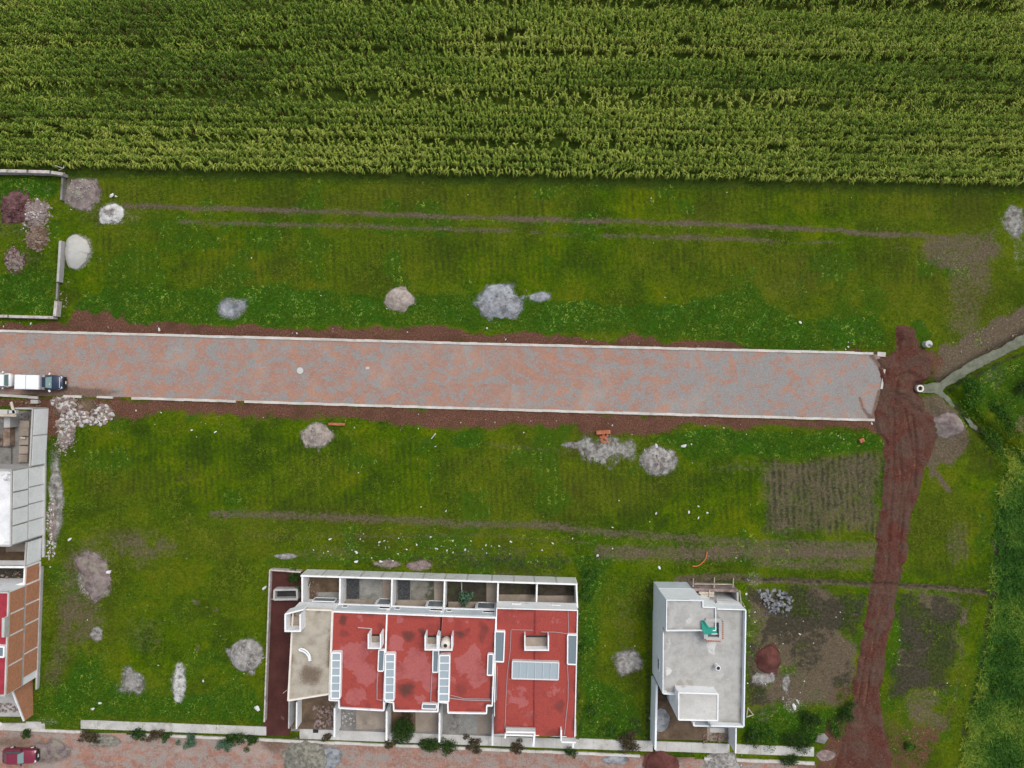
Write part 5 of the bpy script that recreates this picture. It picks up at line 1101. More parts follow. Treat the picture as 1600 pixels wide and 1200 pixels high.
# front room, roofless
mb = MB().wall((50.8, 638.6), (46.2, 729), .17, 2.5, -.05).wall((22, 638), (49.8, 638.7), .16, 2.497, -.05)
o = obj('wall', mb, M_CONC, uf); side_panels(uf, (50.8, 638.6), (46.2, 729), 2.5, 0, [0, .47, 1], M_BLKW)
fl('floor_slab', [(-160, 642), (75, 642), (70, 735), (-160, 735)], .02, M_CONCD); fl('earth_strip', [(59, 642), (73, 642), (69, 728), (55, 728)], .05, mottled('red_brown_fill', (.055, .024, .016), (.09, .042, .028), 1, bump=.4))
G_SL = 'tan concrete slabs lying in the roofless room'
i = 0
for x, y in ((27, 663), (26, 675), (25.5, 689), (25, 703), (24.5, 716)):
    pts = [(x, y - 6), (x + 14, y - 5.5), (x + 13.6, y + 6), (x - .5, y + 6)]
    lb = ['nearest the street', 'second from the street', 'in the middle of the row', 'second from the two storey block', 'nearest the two storey block'][i]; i += 1
    tag(obj('concrete_slab', MB().prism([(800 + (px - 800) * .994, py) for px, py in pts], .35, .05), M_TAN), 'tan concrete slab in the roofless room, ' + lb, 'slab', G_SL)
tag(obj('board', MB().box((*at(37, 684, .5)[:2], .62), (.55, .2, .05), -.15), M_WOOD), 'short white board lying on the tan slabs', 'board')
tag(obj('plank', MB().wall((-60, 648), (25, 649), .3, 2.6, 2.5), M_WOOD), 'long pale scaffold plank spanning the roofless room near the street', 'plank', 'scaffold planks over the roofless room')
tag(obj('plank', MB().wall((17, 628), (22, 648), .28, 2.7, 2.62), M_WOOD), 'short pale scaffold plank pointing to the brick street', 'plank', 'scaffold planks over the roofless room')
tag(obj('concrete_form', MB().prism([(-10, 640), (11, 640), (11, 647), (-10, 647)], 2.65, 2.2).prism([(14, 641), (25, 641), (25, 646), (14, 646)], 2.7, 2.3), M_PAVE), 'pale concrete forms at the street end of the roofless room', 'form')
tag(obj('cabinet', MB().prism([(6, 652), (15.5, 652), (15.5, 668), (6, 668)], 1.4, .05), M_CONC), 'grey upright box in the roofless room', 'box')
tag(obj('cement_sacks', MB().prism([(5, 669), (15, 669), (15, 697), (5, 697)], .9, .05).prism([(-14, 680), (4, 680), (4, 696), (-14, 696)], .6, .05), M_STONEB), 'flat stack of pale sacks in the roofless room', 'sacks')
tag(obj('bucket', MB().lathe((*at(1, 690.5)[:2], .65), [(.0, 0), (.18, 0), (.24, .4), (.2, .4), (.16, .06), (0, .06)], 14), M_GREEN), 'small green bucket on the sacks in the roofless room', 'bucket')
tag(obj('tub', MB().lathe((*at(6, 683)[:2], .92), [(.0, 0), (.3, 0), (.36, .3), (.3, .3), (.26, .05), (0, .05)], 16), NM('pale_blue_plastic', .5).color((.4, .5, .58)).m), 'pale blue plastic tub on the sacks in the roofless room', 'tub')
tag(obj('pit_wall', MB().prism([(-30, 700), (17, 700), (17, 727), (-30, 727)], .3, .02), M_CONCD), 'dark concrete base block beside the tan slabs', 'block')
o = obj('rubble', scatter_chunks(MB(), 60, lambda r: (r.uniform(-4, 46), r.uniform(644, 662)), .1, .45, 46, lambda x, y: .1), M_STONEB); tag(o, 'loose debris on the floor of the roofless room', 'rubble')
o = obj('rubble', scatter_chunks(MB(), 50, lambda r: (r.uniform(2, 66), r.uniform(624, 636)), .06, .4, 47, lambda x, y: .04), M_STONEB); tag(o, 'debris on the strip between the unfinished house and the street', 'rubble')
tag(obj('gravestone_block', MB().box((*at(57, 627.5)[:2], .2), (.85, .42, .36), -.03), M_CONC), 'grey concrete block lying beside the street kerb', 'block'); COL.objects[-1].name = 'concrete_block'
# two storey block
US = 853.5
body = [(-150, 732), (17.6, 734), (16.2, US), (-150, US - 3)]
bw = [at(*p, UZ) for p in body][::-1]
obj('block', MB().hull([(x, y, -.05) for x, y, z in bw], [(x, y, UZ - .2) for x, y, z in bw]), M_CONC, uf)
roof_sheet(uf, 'roof', [(-150, 732), (18.5, 734), (16.8, US), (-150, US - 3)], UZ - .18, mottled('lime_wash', (.62, .63, .63), (.76, .77, .77), .8, (.30, .31, .31), .5, (.60, .68), .9, .2, 6, fine=.15), [])
parapet(uf, [(-149, 733), (17.4, 734.6), (16.2, US - .4), (-149, US - 3.5)], UZ, UZ - .35, .16, M_CONC)
side_panels(uf, (17.6, 734), (16.2, US), UZ, 2.75, [0.01, .30, .52, .74, .99], M_BLKW, 1)
side_panels(uf, (17.6, 734), (16.2, US), 2.62, 0.05, [0, 1], M_BLKW, 1) if False else None
a = Vector(at(17.6, 734, UZ)); b = Vector(at(16.2, US, UZ)); d = b - a; u = d.normalized(); nn = Vector((-u.y, u.x, 0)); ang = math.atan2(u.y, u.x)
mb = MB()
for c0, c1 in ((0.01, .28), (.28, .51), (.51, .74), (.74, .99)):
    c = a + d * (c0 + c1) / 2 + nn * .02; mb.box((c.x, c.y, 1.3), (d.length * (c1 - c0) - .16, .08, 2.35), ang)
obj('infill_panel', mb, M_BLKW, uf)
mb = MB(); c = a + d * .5 + nn * .10; mb.box((c.x, c.y, .06), (d.length * 1.6, .3, .2), ang); obj('plinth', mb, M_CONC, uf)
# back patio
mb = MB().wall((40.6, 847), (38.4, 884.5), .17, 2.5, -.05); obj('wall', mb, M_CONC, uf); side_panels(uf, (40.6, 847), (38.4, 884.5), 2.5, 0, [0, 1], M_BLKW)
fl('patio', [(-120, 838), (64, 836), (62, 880), (-120, 880)], .02, M_BROWN); fl('patio', [(9, 842), (55, 842), (54, 862), (9, 862)], .06, M_TAN)
tag(obj('lean_to_roof', MB().prism([(-120, 875), (38, 876), (38, 883), (-120, 882)], 2.45, 2.35), M_CONC), 'narrow grey slab at the back of the patio behind the unfinished house', 'slab')

# ------------------------------------------------------------------ red roofed house at the west edge
bh = thing('brick_house', (*at(-20, 1010, 0)[:2], 0), 'brick sided house with a maroon roof, cut by the west edge below the unfinished one', 'house', 'two storey houses at the west edge')
body = [(-150, 924), (13.5, 925), (8, 1088), (-150, 1088)]
bw = [at(*p, UZ) for p in body][::-1]
obj('block', MB().hull([(x, y, -.05) for x, y, z in bw], [(x, y, UZ - .2) for x, y, z in bw]), M_WHITE, bh)
roof_sheet(bh, 'roof', [(-150, 925), (13, 926), (7.5, 1087), (-150, 1087)], UZ - .18, M_MAROON, [])
parapet(bh, [(-149, 925.6), (12.8, 926), (7.4, 1087), (-149, 1087)], UZ, UZ - .35, .17, M_PAVE)
a = Vector(at(13.5, 925, UZ)); b = Vector(at(8, 1088, UZ)); d = b - a; u = d.normalized(); nn = Vector((-u.y, u.x, 0)); ang = math.atan2(u.y, u.x)
mb = MB(); mg = MB()
for zlo, zhi, cuts in ((2.85, 5.05, (0, .22, .43, .72, 1)), (.45, 2.55, (0, .20, .40, .69, .93))):
    for c0, c1 in zip(cuts[:-1], cuts[1:]):
        c = a + d * (c0 + c1) / 2 + nn * .02; mb.box((c.x, c.y, (zlo + zhi) / 2), (d.length * (c1 - c0) - .22, .1, zhi - zlo), ang)
c = a + d * .5 + nn * .01; mg.box((c.x, c.y, 2.7), (d.length, .06, .26), ang); mg.box((c.x + nn.x * .04, c.y + nn.y * .04, .15), (d.length * 1.25, .2, .5), ang)
obj('brick_infill', mb, M_BRICKW, bh); obj('concrete_beam', mg, M_CONC, bh)
mb = MB().wall((38.5, 886.5), (36.6, 921), .17, 2.5, -.05); obj('wall', mb, M_WHITE, bh)
o = side_panels(bh, (38.5, 886.5), (36.6, 921), 2.5, 0.3, [0, 1], M_BRICKW)
mb = MB().wall((-120, 885.2), (38, 886.3), .22, 2.55, -.05); obj('wall', mb, M_WHITE, bh)
fl('patio', [(-120, 884), (62, 884), (60, 930), (-120, 930)], .02, M_SOILD); obj('patio_canopy', MB().prism([(-100, 915), (14, 917), (35, 910), (36, 916), (12.8, 924.5), (-100, 924)], 2.6, 2.5), M_WHITE, bh)
# stepped front side wall
A0 = at(20, 1080, 3.0); A1 = at(37.8, 1126, 1.3)
xb = (A0[0] + A1[0]) / 2; dx = Vector((A1[0] - A0[0], A1[1] - A0[1], 0)).normalized(); nx2 = Vector((-dx.y, dx.x, 0)) * .08
mb = MB(); P_ = [(A0[0], A0[1], -.05), (A1[0], A1[1], -.05), (A1[0], A1[1], A1[2]), (A0[0], A0[1], A0[2])]
mb.hull([(p[0] - nx2.x, p[1] - nx2.y, p[2]) for p in P_][::-1], [(p[0] + nx2.x, p[1] + nx2.y, p[2]) for p in P_][::-1]); fwl = tag(obj('front_wall', mb, M_BRICKW), 'sloping brick wall with a white coping at the front corner of the maroon roofed house', 'wall')
obj('coping', MB().tube([(A0[0], A0[1], A0[2] + .03), (A1[0], A1[1], A1[2] + .03)], .11, 4), M_WHITE, fwl)
fl('front_yard', [(-120, 1062), (48, 1064), (46, 1120), (-120, 1118)], .02, M_CONC)
tag(obj('white_bench', MB().prism([(3, 966), (7.4, 966), (6.6, 996), (2.4, 996)], UZ + .55, UZ - .2), M_PAVE), 'white masonry bench on the maroon roof beside its parapet', 'bench'); COL.objects[-1].name = 'roof_bench'
skylight(bh, [(-14, 1010), (6, 1011), (5.4, 1027), (-14, 1026)], UZ + .3, UZ - .2, 0, .16, M_GLASS)
o = obj('rubble', scatter_chunks(MB(), 36, lambda r: (r.uniform(-2, 34), r.uniform(1098, 1112)), .15, .7, 48, lambda x, y: .1), M_STONEP); tag(o, 'broken slabs heaped in the front yard of the maroon roofed house', 'rubble')
o = obj('rubble', scatter_chunks(MB(), 24, lambda r: (r.uniform(2, 34), r.uniform(892, 908)), .15, .6, 49, lambda x, y: .1), M_STONEP); tag(o, 'loose stones in the back patio of the maroon roofed house', 'rubble')

# ------------------------------------------------------------------ vehicles (built facing +X, then placed)
def paint(name, c, rough=.3): return NM(name, rough, .5).color(c).m
M_NAVY = paint('navy_paint', (.018, .03, .06)); M_CARWHITE = paint('white_paint', (.72, .74, .74), .35); M_CARRED = paint('maroon_paint', (.17, .018, .04), .35)
M_CGLASS = paint('car_glass', (.05, .075, .075), .08); M_WSCREEN = paint('windscreen_glass', (.16, .25, .24), .1); M_LAMP = paint('lamp_lens', (.7, .72, .72), .15); M_CHROME = paint('bright_trim', (.6, .62, .64), .25)
M_TAIL = paint('tail_lens', (.3, .01, .01), .2); M_PLATE = paint('number_plate', (.75, .75, .74), .5)
def loft(st):
    mb = MB(); n = None
    for i, (x, w_, zl, zh) in enumerate(st):
        ring = [(-w_ * .92, zl), (-w_, zl + .18), (-w_, zh - .16), (-w_ * .95, zh - .05), (-w_ * .86, zh), (0, zh + .02), (w_ * .86, zh), (w_ * .95, zh - .05), (w_, zh - .16), (w_, zl + .18), (w_ * .92, zl)]
        n = len(ring); mb.v += [(x, y, z) for y, z in ring]
    for i in range(len(st) - 1):
        for k in range(n):
            mb.f.append((i * n + k, i * n + (k + 1) % n, (i + 1) * n + (k + 1) % n, (i + 1) * n + k))
    mb.f.append(tuple(range(n))[::-1]); e = (len(st) - 1) * n; mb.f.append(tuple(range(e, e + n)))
    mb.f = [f[::-1] for f in mb.f]
    return mb
def slabquad(c4, t=.02):
    """thin glazed panel from four corners"""
    P = [Vector(p) for p in c4]; nn = (P[1] - P[0]).cross(P[3] - P[0]).normalized() * t
    return MB().hull([tuple(p - nn) for p in P], [tuple(p + nn) for p in P])
def wheels(t, xs, yw, r_, w_=.2):
    for x in xs:
        for s in (-1, 1):
            wb = MB(); prof = [(r_ * .62, -w_ / 2), (r_ * .94, -w_ / 2), (r_, -w_ * .35), (r_, w_ * .35), (r_ * .94, w_ / 2), (r_ * .62, w_ / 2)]
            wb.lathe((0, 0, 0), prof, 20); wb.v = [(x + a, s * yw + c * 1.0, r_ + b) for a, b, c in wb.v]
            wh_ = obj('wheel', wb, M_BLACK, t, local=True, smooth=False)
            rb = MB().lathe((0, 0, 0), [(0, -.02), (r_ * .6, -.02), (r_ * .62, .02), (r_ * .3, .05), (0, .05)], 14); rb.v = [(x + a, s * (yw + w_ * .42 + c), r_ + b) for a, b, c in rb.v]
            obj('rim', rb, M_CHROME, wh_, local=True)
def cabin(t, x0, x1, x2, x3, wb, wt, zb, zt, mat, glass=M_CGLASS, screen=M_WSCREEN):
    """x0..x3: rear foot, rear roof edge, front roof edge, windscreen foot"""
    mb = MB(); B = [(x0, -wb, zb), (x3, -wb, zb), (x3, wb, zb), (x0, wb, zb)]; T = [(x1, -wt, zt), (x2, -wt, zt), (x2, wt, zt), (x1, wt, zt)]
    mb.hull(B, T); cb_ = obj('cabin', mb, mat, t, local=True)
    L = lambda a, b, u: tuple(a[i] + (b[i] - a[i]) * u for i in range(3))
    def panel(nm, a, b, c, d, m_, iu=.06, iv=.10):
        # a,b lower edge; d,c upper edge
        p = [L(L(a, d, iv), L(b, c, iv), iu), L(L(a, d, iv), L(b, c, iv), 1 - iu), L(L(a, d, 1 - iv), L(b, c, 1 - iv), 1 - iu), L(L(a, d, 1 - iv), L(b, c, 1 - iv), iu)]
        obj(nm, slabquad(p), m_, cb_, local=True)
    panel('windscreen', B[1], B[2], T[2], T[1], screen); panel('rear_window', B[3], B[0], T[0], T[3], glass)
    for i, (a, b, c, d) in enumerate(((B[0], B[1], T[1], T[0]), (B[2], B[3], T[3], T[2]))):
        M1 = L(a, b, .5); M2 = L(d, c, .5); panel('side_window', a, M1, M2, d, glass, .05); panel('side_window', M1, b, c, M2, glass, .05)
    return cb_
def part(nm, t, c, d, mat, rz=0): return obj(nm, MB().box(c, d, rz), mat, t, local=True)

# dark pickup with white canopy: front at survey x 102, back at 23
pk = thing('pickup_truck', (-53.75, .20, .045), 'dark blue pickup truck with a boxy white canopy over its bed, parked at the kerb', 'pickup truck', rz=-.018)
PL = 2.45
obj('body', loft([(-PL + .02, .74, .45, .95), (-2.3, .80, .35, 1.02), (-.3, .82, .32, 1.04), (.3, .83, .32, 1.05), (1.2, .84, .32, 1.07), (1.7, .82, .34, 1.03), (2.12, .76, .38, .94), (2.33, .62, .42, .84), (PL - .05, .42, .5, .72)]), M_NAVY, pk, local=True, smooth=True)
cn = MB().hull([(-2.46, -.84, 1.0), (.40, -.84, 1.0), (.40, .84, 1.0), (-2.46, .84, 1.0)], [(-2.44, -.81, 1.86), (.30, -.81, 1.90), (.30, .81, 1.90), (-2.44, .81, 1.86)])
canopy = obj('canopy', cn, M_CARWHITE, pk, local=True)
part('roof_panel', canopy, (-1.76, 0, 1.885), (1.16, 1.52, .05), M_CARWHITE); part('roof_panel', canopy, (-.50, 0, 1.905), (1.20, 1.52, .05), M_CARWHITE)
part('roof_seam', canopy, (-1.14, 0, 1.885), (.06, 1.58, .03), M_CONC); part('front_rail', canopy, (.38, 0, 1.66), (.14, 1.62, .36), M_PIPE)
part('canopy_window', canopy, (-1.0, .83, 1.45), (1.8, .04, .45), M_CGLASS); part('canopy_window', canopy, (-1.0, -.83, 1.45), (1.8, .04, .45), M_CGLASS)
cabin(pk, .42, .46, .78, 1.28, .76, .62, 1.04, 1.58, M_NAVY)
for s in (-1, 1):
    part('mirror', pk, (1.05, s * .98, 1.15), (.14, .24, .16), M_CARWHITE, s * -.5); part('headlight', pk, (2.13, s * .58, .82), (.32, .26, .16), M_LAMP, s * -.5)
    part('roof_trim', pk, (.62, s * .63, 1.585), (.28, .05, .03), M_CHROME); part('tail_lamp', pk, (-2.44, s * .66, .85), (.05, .14, .3), M_TAIL)
part('bonnet_trim', pk, (2.06, 0, .975), (.05, 1.2, .02), M_CHROME); part('grille', pk, (2.34, 0, .72), (.14, .7, .22), M_BLACK); part('front_bumper', pk, (2.38, 0, .48), (.22, 1.3, .22), M_BLACK)
part('number_plate', pk, (2.5, 0, .52), (.03, .34, .14), M_PLATE); part('aerial_disc', pk, (1.08, -.2, 1.26), (.16, .16, .03), M_CARWHITE)
wheels(pk, (-1.55, 1.5), .70, .36, .22)
# white van cut by the left edge: its nose at survey x 17
vn = thing('white_van', (-59.55, .46, .045), 'white van behind the pickup truck, mostly cut off by the west edge', 'van', rz=-.015)
obj('body', loft([(-2.3, .72, .45, 1.0), (-2.2, .80, .3, 1.12), (-1.0, .83, .28, 1.14), (1.2, .83, .28, 1.1), (1.9, .80, .3, 1.06), (2.15, .72, .36, .98), (2.28, .58, .42, .82)]), M_CARWHITE, vn, local=True, smooth=True)
cb_ = cabin(vn, -2.2, -1.95, 2.02, 2.12, .76, .66, 1.1, 1.72, M_CARWHITE)
part('roof_rack', cb_, (-.3, .5, 1.74), (2.4, .04, .05), M_CHROME); part('roof_rack', cb_, (-.3, -.5, 1.74), (2.4, .04, .05), M_CHROME)
for s in (-1, 1):
    part('headlight', vn, (2.14, s * .56, .82), (.2, .24, .16), M_LAMP, s * -.4); part('mirror', vn, (1.5, s * .93, 1.12), (.12, .2, .14), M_CARWHITE); part('tail_lamp', vn, (-2.29, s * .62, .85), (.05, .14, .3), M_TAIL)
part('bumper', vn, (2.24, 0, .46), (.16, 1.2, .2), M_PIPE); wheels(vn, (-1.4, 1.4), .70, .33)
# maroon hatchback
rc = thing('maroon_car', (-56.42, -42.65, .045), 'maroon compact car parked on the lower street facing the mauve sand', 'car', rz=-.01)
obj('body', loft([(-1.93, .62, .4, .78), (-1.84, .74, .3, .90), (-1.3, .79, .26, .94), (.5, .80, .26, .95), (1.4, .78, .27, .90), (1.76, .72, .3, .82), (1.86, .62, .36, .68)]), M_CARRED, rc, local=True, smooth=True)
cb_ = cabin(rc, -1.62, -.92, .14, .68, .72, .58, .93, 1.40, M_CARRED)
part('rear_spoiler', cb_, (-.95, 0, 1.40), (.16, 1.1, .05), M_CARRED)
part('front_bumper', rc, (1.86, 0, .46), (.26, 1.34, .26), M_BLACK); part('number_plate', rc, (2.0, -.02, .52), (.03, .36, .15), M_PLATE); part('grille', rc, (1.87, 0, .68), (.06, .7, .1), M_BLACK)
for s in (-1, 1):
    part('headlight', rc, (1.77, s * .54, .74), (.18, .24, .13), M_LAMP, s * -.35); part('mirror', rc, (.36, s * .86, 1.0), (.11, .17, .11), M_BLACK); part('tail_lamp', rc, (-1.92, s * .52, .72), (.05, .18, .14), M_TAIL)
wheels(rc, (-1.18, 1.16), .70, .29, .18)

# ------------------------------------------------------------------ drain pipe, manhole, hose
x, y, _ = at(1437, 607)
mh = obj('drain_pipe', MB().lathe((x, y, -.35), [(.26, 0), (.42, 0), (.42, .5), (.26, .5), (.26, .12)], 22), M_CREAM); tag(mh, 'round concrete drain ring with a black opening where the channel starts', 'drain')
obj('opening', MB().lathe((x, y, -.1), [(0, 0), (.26, 0), (.26, .02), (0, .02)], 18), M_BLACK, mh)
x, y, _ = at(1445, 538)
mh = obj('manhole_shaft', MB().lathe((x, y, -.05), [(.34, 0), (.36, .1), (.36, .75), (.40, .78), (.40, .86), (.0, .88)], 22), M_PAVE, smooth=False); tag(mh, 'white cylindrical manhole shaft standing in the grass north of the red earth track', 'manhole')
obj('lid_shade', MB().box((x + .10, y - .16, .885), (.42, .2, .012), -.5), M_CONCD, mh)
x, y, _ = at(469, 579)
o = tag(obj('manhole_cover', MB().lathe((x, y, .03), [(0, 0), (.38, 0), (.38, .025), (.0, .03)], 24), M_PAVE), 'round pale manhole cover in the middle of the brick street', 'manhole cover')
obj('cover_ring', MB().lathe((x, y, .03), [(.385, 0), (.44, 0), (.44, .018), (.385, .018)], 24), M_CONCD, o)
tag(obj('paving_patch', MB().box((*at(574.5, 575)[:2], .035), (.4, .26, .03), .02), M_PAVE), 'small pale square cover in the brick street, east of the round one', 'cover')
ho = [(1082, 884.5), (1088, 885), (1094, 882.5), (1099, 878), (1103, 872), (1105, 862)]
tag(obj('hose', MB().tube([at(a, b, .14) for a, b in ho], .055, 6), NM('orange_plastic', .5).color((.55, .16, .05)).m), 'curved orange hose lying on the grass north of the white house', 'hose')

# ------------------------------------------------------------------ loose pale pieces on the ground
def dbf(V, Fc, mat): return obj('white_scrap', MB().add(V, Fc), mat, local=True)
DB = {}
M_CLOD = mottled('red_brown_clod', (.06, .028, .02), (.17, .095, .07), 2.5, rough=.95, bump=.3, fine=.3)
def debris(px, py, s, label, group, mat='w', name='white_scrap', cat='scrap', z=None, rr=random.Random(3)):
    k = (mat, rr.randrange(6))
    if k not in DB:
        o = dbf(*CH[k[1]], {'w': M_BAG, 'p': M_STONEP, 's': M_ROCK, 't': M_STONEB, 'c': M_CLOD}[mat]); DB[k] = o
    else: o = DB[k].copy(); COL.objects.link(o)
    o.name = {'w': 'white_scrap', 'p': 'stone', 's': 'stone', 't': 'stone', 'c': 'clod'}[mat]; s *= .88; o.scale = (s * rr.uniform(.8, 1.2), s * rr.uniform(.7, 1.1), s * rr.uniform(.5, .9)); o.rotation_euler = (rr.uniform(-.4, .4), rr.uniform(-.4, .4), rr.uniform(0, 6.28))
    x, y, _ = at(px, py); o.location = (x, y, (float(gz(px, py)) if z is None else z) + s * .2); return tag(o, label, cat, group)
M_BAG = mottled('white_debris', (.46, .455, .44), (.74, .74, .73), 2.5, rough=.8, bump=.2, fine=.15)
# bigger pieces one can point to
for px, py, s, lb in ((176, 306, .85, 'white sack lying north of the white lime heap'), (182, 307, .5, 'torn scrap of sack beside the white sack near the lime heap'), (1068, 696.5, .75, 'big white sack at the west end of the dense green weeds south of the street'), (1080, 694, .4, 'small white sack beside the big one at the weeds'),
                      (1025, 696, .7, 'white sack just north of the ash grey heap'), (1007, 703, .3, 'small white scrap at the north west edge of the ash grey heap'), (403, 1106, .95, 'white lumpy sack against the low wall of the dark red yard'), (318, 1064, .55, 'lone white block in the grass of the south west plot'),
                      (146, 1107, .8, 'pale flat block lying in the weeds near the lower pavement'), (157, 1098, .5, 'broken pale block beside the flat one near the lower pavement'), (1240, 1104, .9, 'cream lump of lime on the weedy plot east of the white house'), (1246, 1096, .6, 'smaller cream lump beside the big one on the weedy plot'),
                      (1166, 928, .5, 'white bucket shaped scrap by the east prop of the back patio'), (1035, 1182, .32, 'white ball of debris on top of the dark red gravel heap'), (1158, 1196, .4, 'white scrap at the side of the grey sand heap on the lower street'), (414, 918, .9, 'tangle of white scraps outside the west wall of the dark red yard'),
                      (171, 893, .8, 'white plastic scraps on the mauve grey debris heap'), (110, 842, .55, 'pale block on the grass east of the grey side wall'), (300, 672, .5, 'grey white stone in the grass south of the red strip, west one of two'), (337, 675, .5, 'grey white stone in the grass south of the red strip, east one of two'),
                      (1250, 504, .6, 'pale boulder in the weeds north of the street'), (2, 1131, .7, 'white scrap at the west edge of the lower pavement'), (1321, 546, .4, 'white rock on the verge near the east end of the street, larger one'), (1325, 542, .35, 'white rock on the verge near the east end of the street, smaller one'), (249, 515, .6, 'white scrap on the red strip by the north kerb at its west end'),
                      (464, 521, .4, 'white scrap on the red strip north of the manhole cover'), (761, 513, .4, 'white stone below the broad blue grey heap'), (1362, 661.5, .5, 'pale ring of debris by the south east corner of the street'), (1240, 1156 - 56, .4, 'cream crumb of lime between the lumps on the weedy plot')):
    debris(px, py, s, lb, None)
G1 = 'white scraps along the red earth strips'; G2 = 'white scraps scattered in the grass'; G3 = 'white debris behind the row houses'; G4 = 'stones scattered around the white house'
rr = random.Random(77)
L1 = 'small white scrap on the red earth strip beside the brick street'
for k in range(70):
    if k % 5 < 3: x = rr.uniform(210, 1370); y = 622 + (x - 210) * .0296 + rr.uniform(12, 38)
    else: x = rr.uniform(100, 1370); y = 520 + x * .0252 - rr.uniform(6, 20)
    debris(x, y, rr.uniform(.10, .32), L1, G1, 'w' if rr.random() < .6 else 'p', rr=rr)
L3 = 'small white debris in the rough grass behind the row houses'
for k in range(75):
    x = 660 + rr.gauss(0, 110); y = 855 + rr.gauss(0, 14)
    if y > 886 or x < 430 or x > 1000: x = rr.uniform(520, 900); y = rr.uniform(838, 880)
    debris(x, y, .10 + .30 * rr.random() ** 2, L3, G3, 'w', rr=rr)
for x, y, s in ((658, 792, .35), (697, 798, .35), (516, 842, .5), (593, 847, .4), (557, 863, .5), (623, 841, .35), (673, 839, .4), (736, 845, .35), (780, 853, .4), (651, 851, .4), (768, 853, .35), (708, 863, .4), (934, 868, .4), (557, 877, .7), (595, 877, .7), (614, 876, .4), (1025, 802, .45), (1076, 800, .6), (1091, 809, .4), (1105, 801, .45), (1091, 791, .35), (1015, 815, .3), (957, 824, .35), (967, 782, .3), (957, 857, .3), (933, 868, .5), (1030, 887, .6)):
    debris(x, y, s, 'pale stone lying in the grass north of the row houses and the white house', 'pale stones north of the houses', 'w', rr=rr)
L2 = 'tiny white scrap in the grass of the open plots'
for k in range(80):
    z_ = rr.choice([(150, 300, 1500, 320), (120, 360, 1450, 440), (110, 665, 1180, 800), (80, 870, 400, 1040), (120, 640, 380, 720), (1020, 705, 1200, 740), (1400, 940, 1510, 1080), (420, 450, 1100, 490)])
    debris(rr.uniform(z_[0], z_[2]), rr.uniform(z_[1], z_[3]), .07 + .2 * rr.random() ** 2.5, L2, G2, 'w', rr=rr)
L4 = 'small pale stone on the weedy ground around the white house'
for k in range(90):
    z_ = rr.choice([(1168, 960, 1200, 1130), (1168, 1050, 1260, 1110), (1168, 905, 1190, 1000), (910, 920, 1010, 1140), (1210, 930, 1340, 1100), (1070, 862, 1160, 880)])
    debris(rr.uniform(z_[0], z_[2]), rr.uniform(z_[1], z_[3]), .08 + .24 * rr.random() ** 2, L4, G4, 'w' if rr.random() < .7 else 't', rr=rr)
L5 = 'loose stone beside the low walls of the unfinished plot'
for k in range(36):
    z_ = rr.choice([(88, 440, 108, 490), (0, 498, 60, 512), (95, 455, 106, 484)])
    debris(rr.uniform(z_[0], z_[2]), rr.uniform(z_[1], z_[3]), .12 + .3 * rr.random() ** 2, L5, 'loose stones by the plot walls', 'p' if rr.random() < .7 else 'w', rr=rr)
L6 = 'pebble on the rutted red earth at the end of the lower street'
for k in range(40):
    debris(rr.uniform(1300, 1460), rr.uniform(1110, 1195), .08 + .3 * rr.random() ** 3, L6, 'pebbles on the red earth', 't', rr=rr)
L7 = 'stone on the earth bank of the drainage channel'
for k in range(120):
    u = rr.random(); debris(1475 + 125 * u + rr.uniform(-6, 6), 560 - 62 * u + rr.uniform(-20, 22), .08 + .3 * rr.random() ** 2.5, L7, 'stones on the channel bank', 't' if rr.random() < .75 else 'p', rr=rr)
L8 = 'brown clod lying on the red earth track'
for k in range(90):
    i = rr.randrange(3); c = ((1412, 640, 44, 60), (1402, 780, 26, 90), (1372, 980, 26, 100))[i]
    debris(c[0] + rr.uniform(-c[2], c[2]) * .8, c[1] + rr.uniform(-c[3], c[3]), .08 + .22 * rr.random() ** 2.5, L8, 'clods on the red earth track', 'c', rr=rr)
tag(obj('stick', MB().tube([at(674, 685.5, .08), at(681, 677, .1)], .05), M_BAG), 'thin white stick in the grass south of the red strip', 'stick')

# ------------------------------------------------------------------ vegetation
def leafmat(name, stops, rough=.6):
    m = NM(name, rough, .06); _, A = m.attr('tint'); c = m.ramp(A[0], stops)
    m.color(c)
    return m.m
M_CORN = leafmat('corn_leaf', [(0, (.17, .095, .04)), (.12, (.12, .095, .03)), (.2, (.030, .072, .010)), (.5, (.095, .165, .018)), (.8, (.220, .285, .042)), (1, (.31, .33, .070))])
M_WEED = leafmat('weed_leaf', [(0, (.012, .040, .007)), (.45, (.032, .100, .012)), (.8, (.095, .185, .022)), (1, (.21, .26, .03))])
M_GRASS = leafmat('grass_blade', [(0, (.026, .056, .005)), (.5, (.080, .145, .005)), (.85, (.155, .215, .010)), (1, (.20, .195, .030))])
M_SHRUB = leafmat('shrub_leaf', [(0, (.012, .030, .007)), (.5, (.028, .062, .014)), (1, (.075, .125, .025))])
M_SAGE = leafmat('sage_leaf', [(0, (.03, .07, .04)), (.5, (.07, .14, .085)), (1, (.14, .23, .14))])
M_DRYB = leafmat('dry_leaf', [(0, (.035, .028, .018)), (.5, (.075, .06, .035)), (1, (.13, .11, .06))])
M_BARK = mottled('bark', (.07, .05, .035), (.12, .09, .065), 3, bump=.4)

